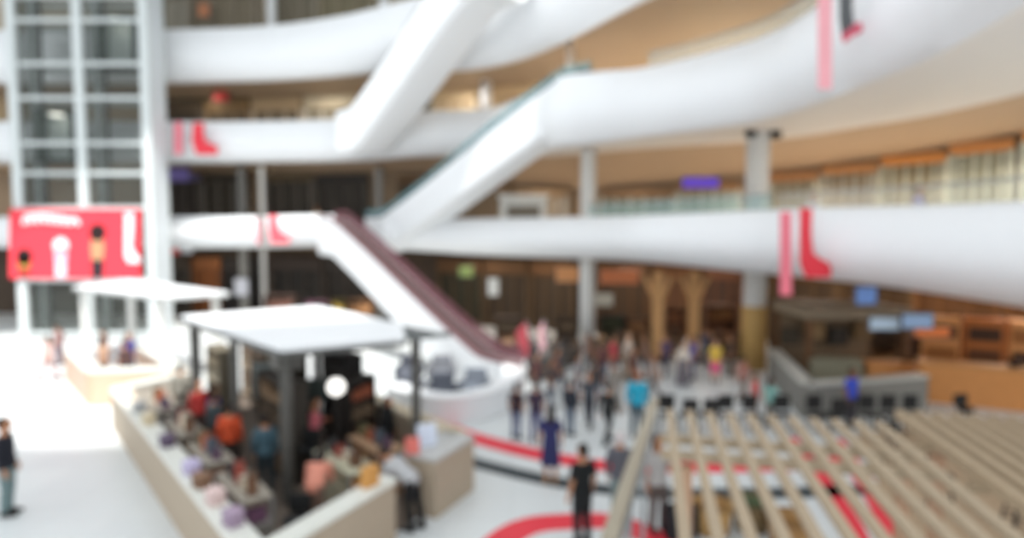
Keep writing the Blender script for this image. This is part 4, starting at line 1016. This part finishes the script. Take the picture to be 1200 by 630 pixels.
for px, py, t_, b_, lab in more: person(gr(px, py), lab, t_, b_, 1.5, random.uniform(-3, 3), random.choice(('stand', 'walk', 'phone')), random.choice(('short', 'long')))
# kiosk people
person(gr(482, 620), 'person in light grey top and black trousers leaning over the kiosk counter', (178, 178, 180), (18, 18, 20), 1.7, -2.0, 'lean', sleeve='long_top')
kpeople = [(6.9, 1.6, (70, 64, 160), (60, 56, 60), 'stand', 'person in violet blue top inside the large kiosk by the left post', 'short'), (6.2, 1.35, (70, 80, 84), (50, 52, 54), 'phone', 'person in dark teal top between the kiosk counter and dark shelf', 'short'), (5.0, 1.35, (212, 84, 48), (70, 60, 56), 'stand', 'person in bright orange top inside the large kiosk', 'short'),
           (3.6, 1.7, (66, 92, 104), (50, 60, 66), 'stand', 'person in petrol blue top inside the large kiosk', 'short'), (3.55, 3.0, (206, 110, 120), (80, 60, 60), 'phone', 'person in rose top deep inside the large kiosk by the globe lamp', 'long'), (7.6, 1.4, (160, 50, 46), (80, 60, 56), 'stand', 'person in dark red top behind the canopy post in the large kiosk', 'short'),
           (1.3, 1.75, (208, 136, 116), (120, 96, 84), 'lean', 'person in salmon top bending over the display in the front corner', 'long'), (9.9, 1.5, (150, 146, 136), (110, 106, 100), 'stand', 'person in stone grey top at the sunlit end of the large kiosk', 'short'), (2.05, 4.4, (20, 20, 22), (18, 18, 20), 'stand', 'person in black robe standing in the dark end of the kiosk', 'scarf')]
for u, v, t_, b_, po, lab, hr in kpeople:
    person(kp(u, v), lab, t_, b_, 1.62, KRL + random.uniform(-1.4, 1.4), po, hr, hairc=(24, 22, 24) if hr == 'scarf' else (36, 28, 24), lower='robe' if hr == 'scarf' else 'trousers', sleeve='long_top')
# small kiosk people and far left
qk = lambda a_, b_: b1 + (b2 - b1) * a_ + (b3 - b2) * b_
fl = [(58, 446, (226, 190, 186), (176, 150, 150), 'walk', 'person in blush pink at the sunlit corner of the smaller kiosk', 'long', 1.6), (70, 428, (150, 120, 120), (110, 90, 100), 'stand', 'person in mauve brown beside the smaller kiosk', 'short', 1.6),
      ((.3, .68), 0, (60, 64, 150), (70, 70, 90), 'stand', 'person in deep blue top inside the smaller kiosk', 'short', 1.75), ((.4, .3), 0, (196, 160, 136), (120, 100, 90), 'phone', 'person in tan top inside the smaller kiosk', 'long', 1.7), ((.62, .5), 0, (90, 70, 70), (70, 60, 60), 'stand', 'person in dark brown top at the smaller kiosk post', 'short', 1.7), ((.05, .45), 0, (110, 100, 104), (80, 76, 80), 'stand', 'person in grey top at the back of the smaller kiosk', 'short', 1.7)]
for px, py, t_, b_, po, lab, hr, h in fl:
    person(gr(px, py) if py else qk(*px), lab, t_, b_, h, random.uniform(-3, 3), po, hr)
# on the galleries
def on_gallery(px, Y, z, lab, t_, b_, hr='short', po='stand'):
    p = at(px, 272, Y); person((p.x, p.y, z), lab, t_, b_, 1.72, random.uniform(-1, 1), po, hr)
def bx(px, f=.35, keys=L1R):
    rows = catmull([[q[0], q[3]] for q in keys], 10); Y = interp(rows, px); return Y + (interp(BACK, px) - Y) * f
on_gallery(1075, bx(1075, .25), 4.75, 'person in lilac at the first gallery railing under the broad soffit', (170, 160, 200), (80, 70, 90))
on_gallery(952, bx(952, .25), 4.75, 'person in white at the first gallery railing by the red leg sign', (214, 208, 216), (90, 90, 100))
on_gallery(456, 33.2, 4.9, 'person in red at the head of the descending escalator', (196, 50, 60), (50, 46, 50))
on_gallery(372, 34, 4.85, 'person in beige on the first gallery by the escalator head', (200, 186, 166), (80, 76, 70))

# ------------------------------------------------------------------ first-floor table and counter glimpses
for px, lab in ((330, 'white pier on the second gallery left of the rising escalator'),):
    pass
for px0, px1, c, lab in ((586, 640, (214, 214, 208), 'white kiosk cabin on the first gallery left of the slim column'),):
    p = at((px0 + px1) / 2, 272, bx(613, .35)); W = (px1 - px0) * p.y / F
    root = thing('kiosk', (p.x, p.y, 4.85), lab, 'kiosk')
    MB().box((0, 0, 1.0), (W, 1.2, 2.0), bev=.03).build('cabin_body', K(c), root)
    MB().box((0, 0, 2.06), (W + .2, 1.4, .12), bev=.02).build('roof', K((226, 226, 220)), root)
    MB().box((0, -.61, 1.2), (W * .7, .02, .8)).build('serving_hatch', K((120, 112, 100)), root)

# ------------------------------------------------------------------ light
W = bpy.data.worlds.new('World'); S.world = W; W.use_nodes = True
bg = W.node_tree.nodes['Background']; bg.inputs[0].default_value = (.93, .97, 1., 1); bg.inputs[1].default_value = 1.4
def light(kind, loc, energy, col=(1, 1, 1), size=1., rot=(0, 0, 0), size_y=None):
    d = bpy.data.lights.new(kind.lower() + '_lamp', kind); d.energy = energy; d.color = col
    if kind == 'AREA':
        d.size = size
        if size_y: d.shape = 'RECTANGLE'; d.size_y = size_y
    o = bpy.data.objects.new(d.name, d); o.location = loc; o.rotation_euler = rot; C.objects.link(o); return o
sun = light('SUN', (0, 0, 40), 4.8, (1., .985, .95))
sd = V((-.42, .72, -1.45)).normalized()
sun.rotation_euler = sd.to_track_quat('-Z', 'Y').to_euler(); sun.data.angle = math.radians(2.5)
# warm shop lighting under the galleries
for px, z, e in ((240, 4.0, 60), (400, 4.0, 60), (560, 3.9, 70), (640, 3.9, 70), (740, 3.8, 90), (840, 3.8, 90), (960, 3.7, 90), (1080, 3.7, 120), (1200, 3.7, 140)):
    Y = interp(BACK, px) - 2.2; p = at(px, 272, Y); light('AREA', (p.x, p.y, z), e * .7, (1., .87, .72), 1.2)
for px, z, e in ((620, 7.6, 60), (740, 7.4, 70), (860, 7.4, 80), (960, 7.4, 90), (1060, 7.6, 100), (1170, 7.8, 120)):
    Y = interp(BACK, px) - 2.0; p = at(px, 272, Y); light('AREA', (p.x, p.y, z), e * .9, (1., .88, .76), 1.2)
for px, z, e in ((240, 13.2, 40), (380, 13.2, 50), (540, 12.9, 70), (700, 12.8, 200), (850, 12.8, 300), (960, 12.8, 200)):
    Y = interp(BACK, px) - 2.0; p = at(px, 272, Y); light('AREA', (p.x, p.y, z), e, (1., .94, .86), 1.2)

# ------------------------------------------------------------------ camera and view
cd = bpy.data.cameras.new('camera'); cam = bpy.data.objects.new('camera', cd); C.objects.link(cam)
cam.location = (0, 0, CZ); cam.rotation_euler = (PI / 2 - PITCH, 0, 0)
cd.sensor_width = 36; cd.lens = F / 1200 * 36; cd.clip_end = 300
if BLUR:
    cd.dof.use_dof = True; cd.dof.focus_distance = .8; cd.dof.aperture_fstop = 1.45
S.camera = cam
vs = S.view_settings; vs.view_transform = 'Standard'; vs.look = 'None'; vs.gamma = 1; vs.exposure = .2; vs.use_curve_mapping = False
S.cycles.use_denoising = True
S.cycles.max_bounces = 8; S.cycles.diffuse_bounces = 4; S.cycles.transparent_max_bounces = 12
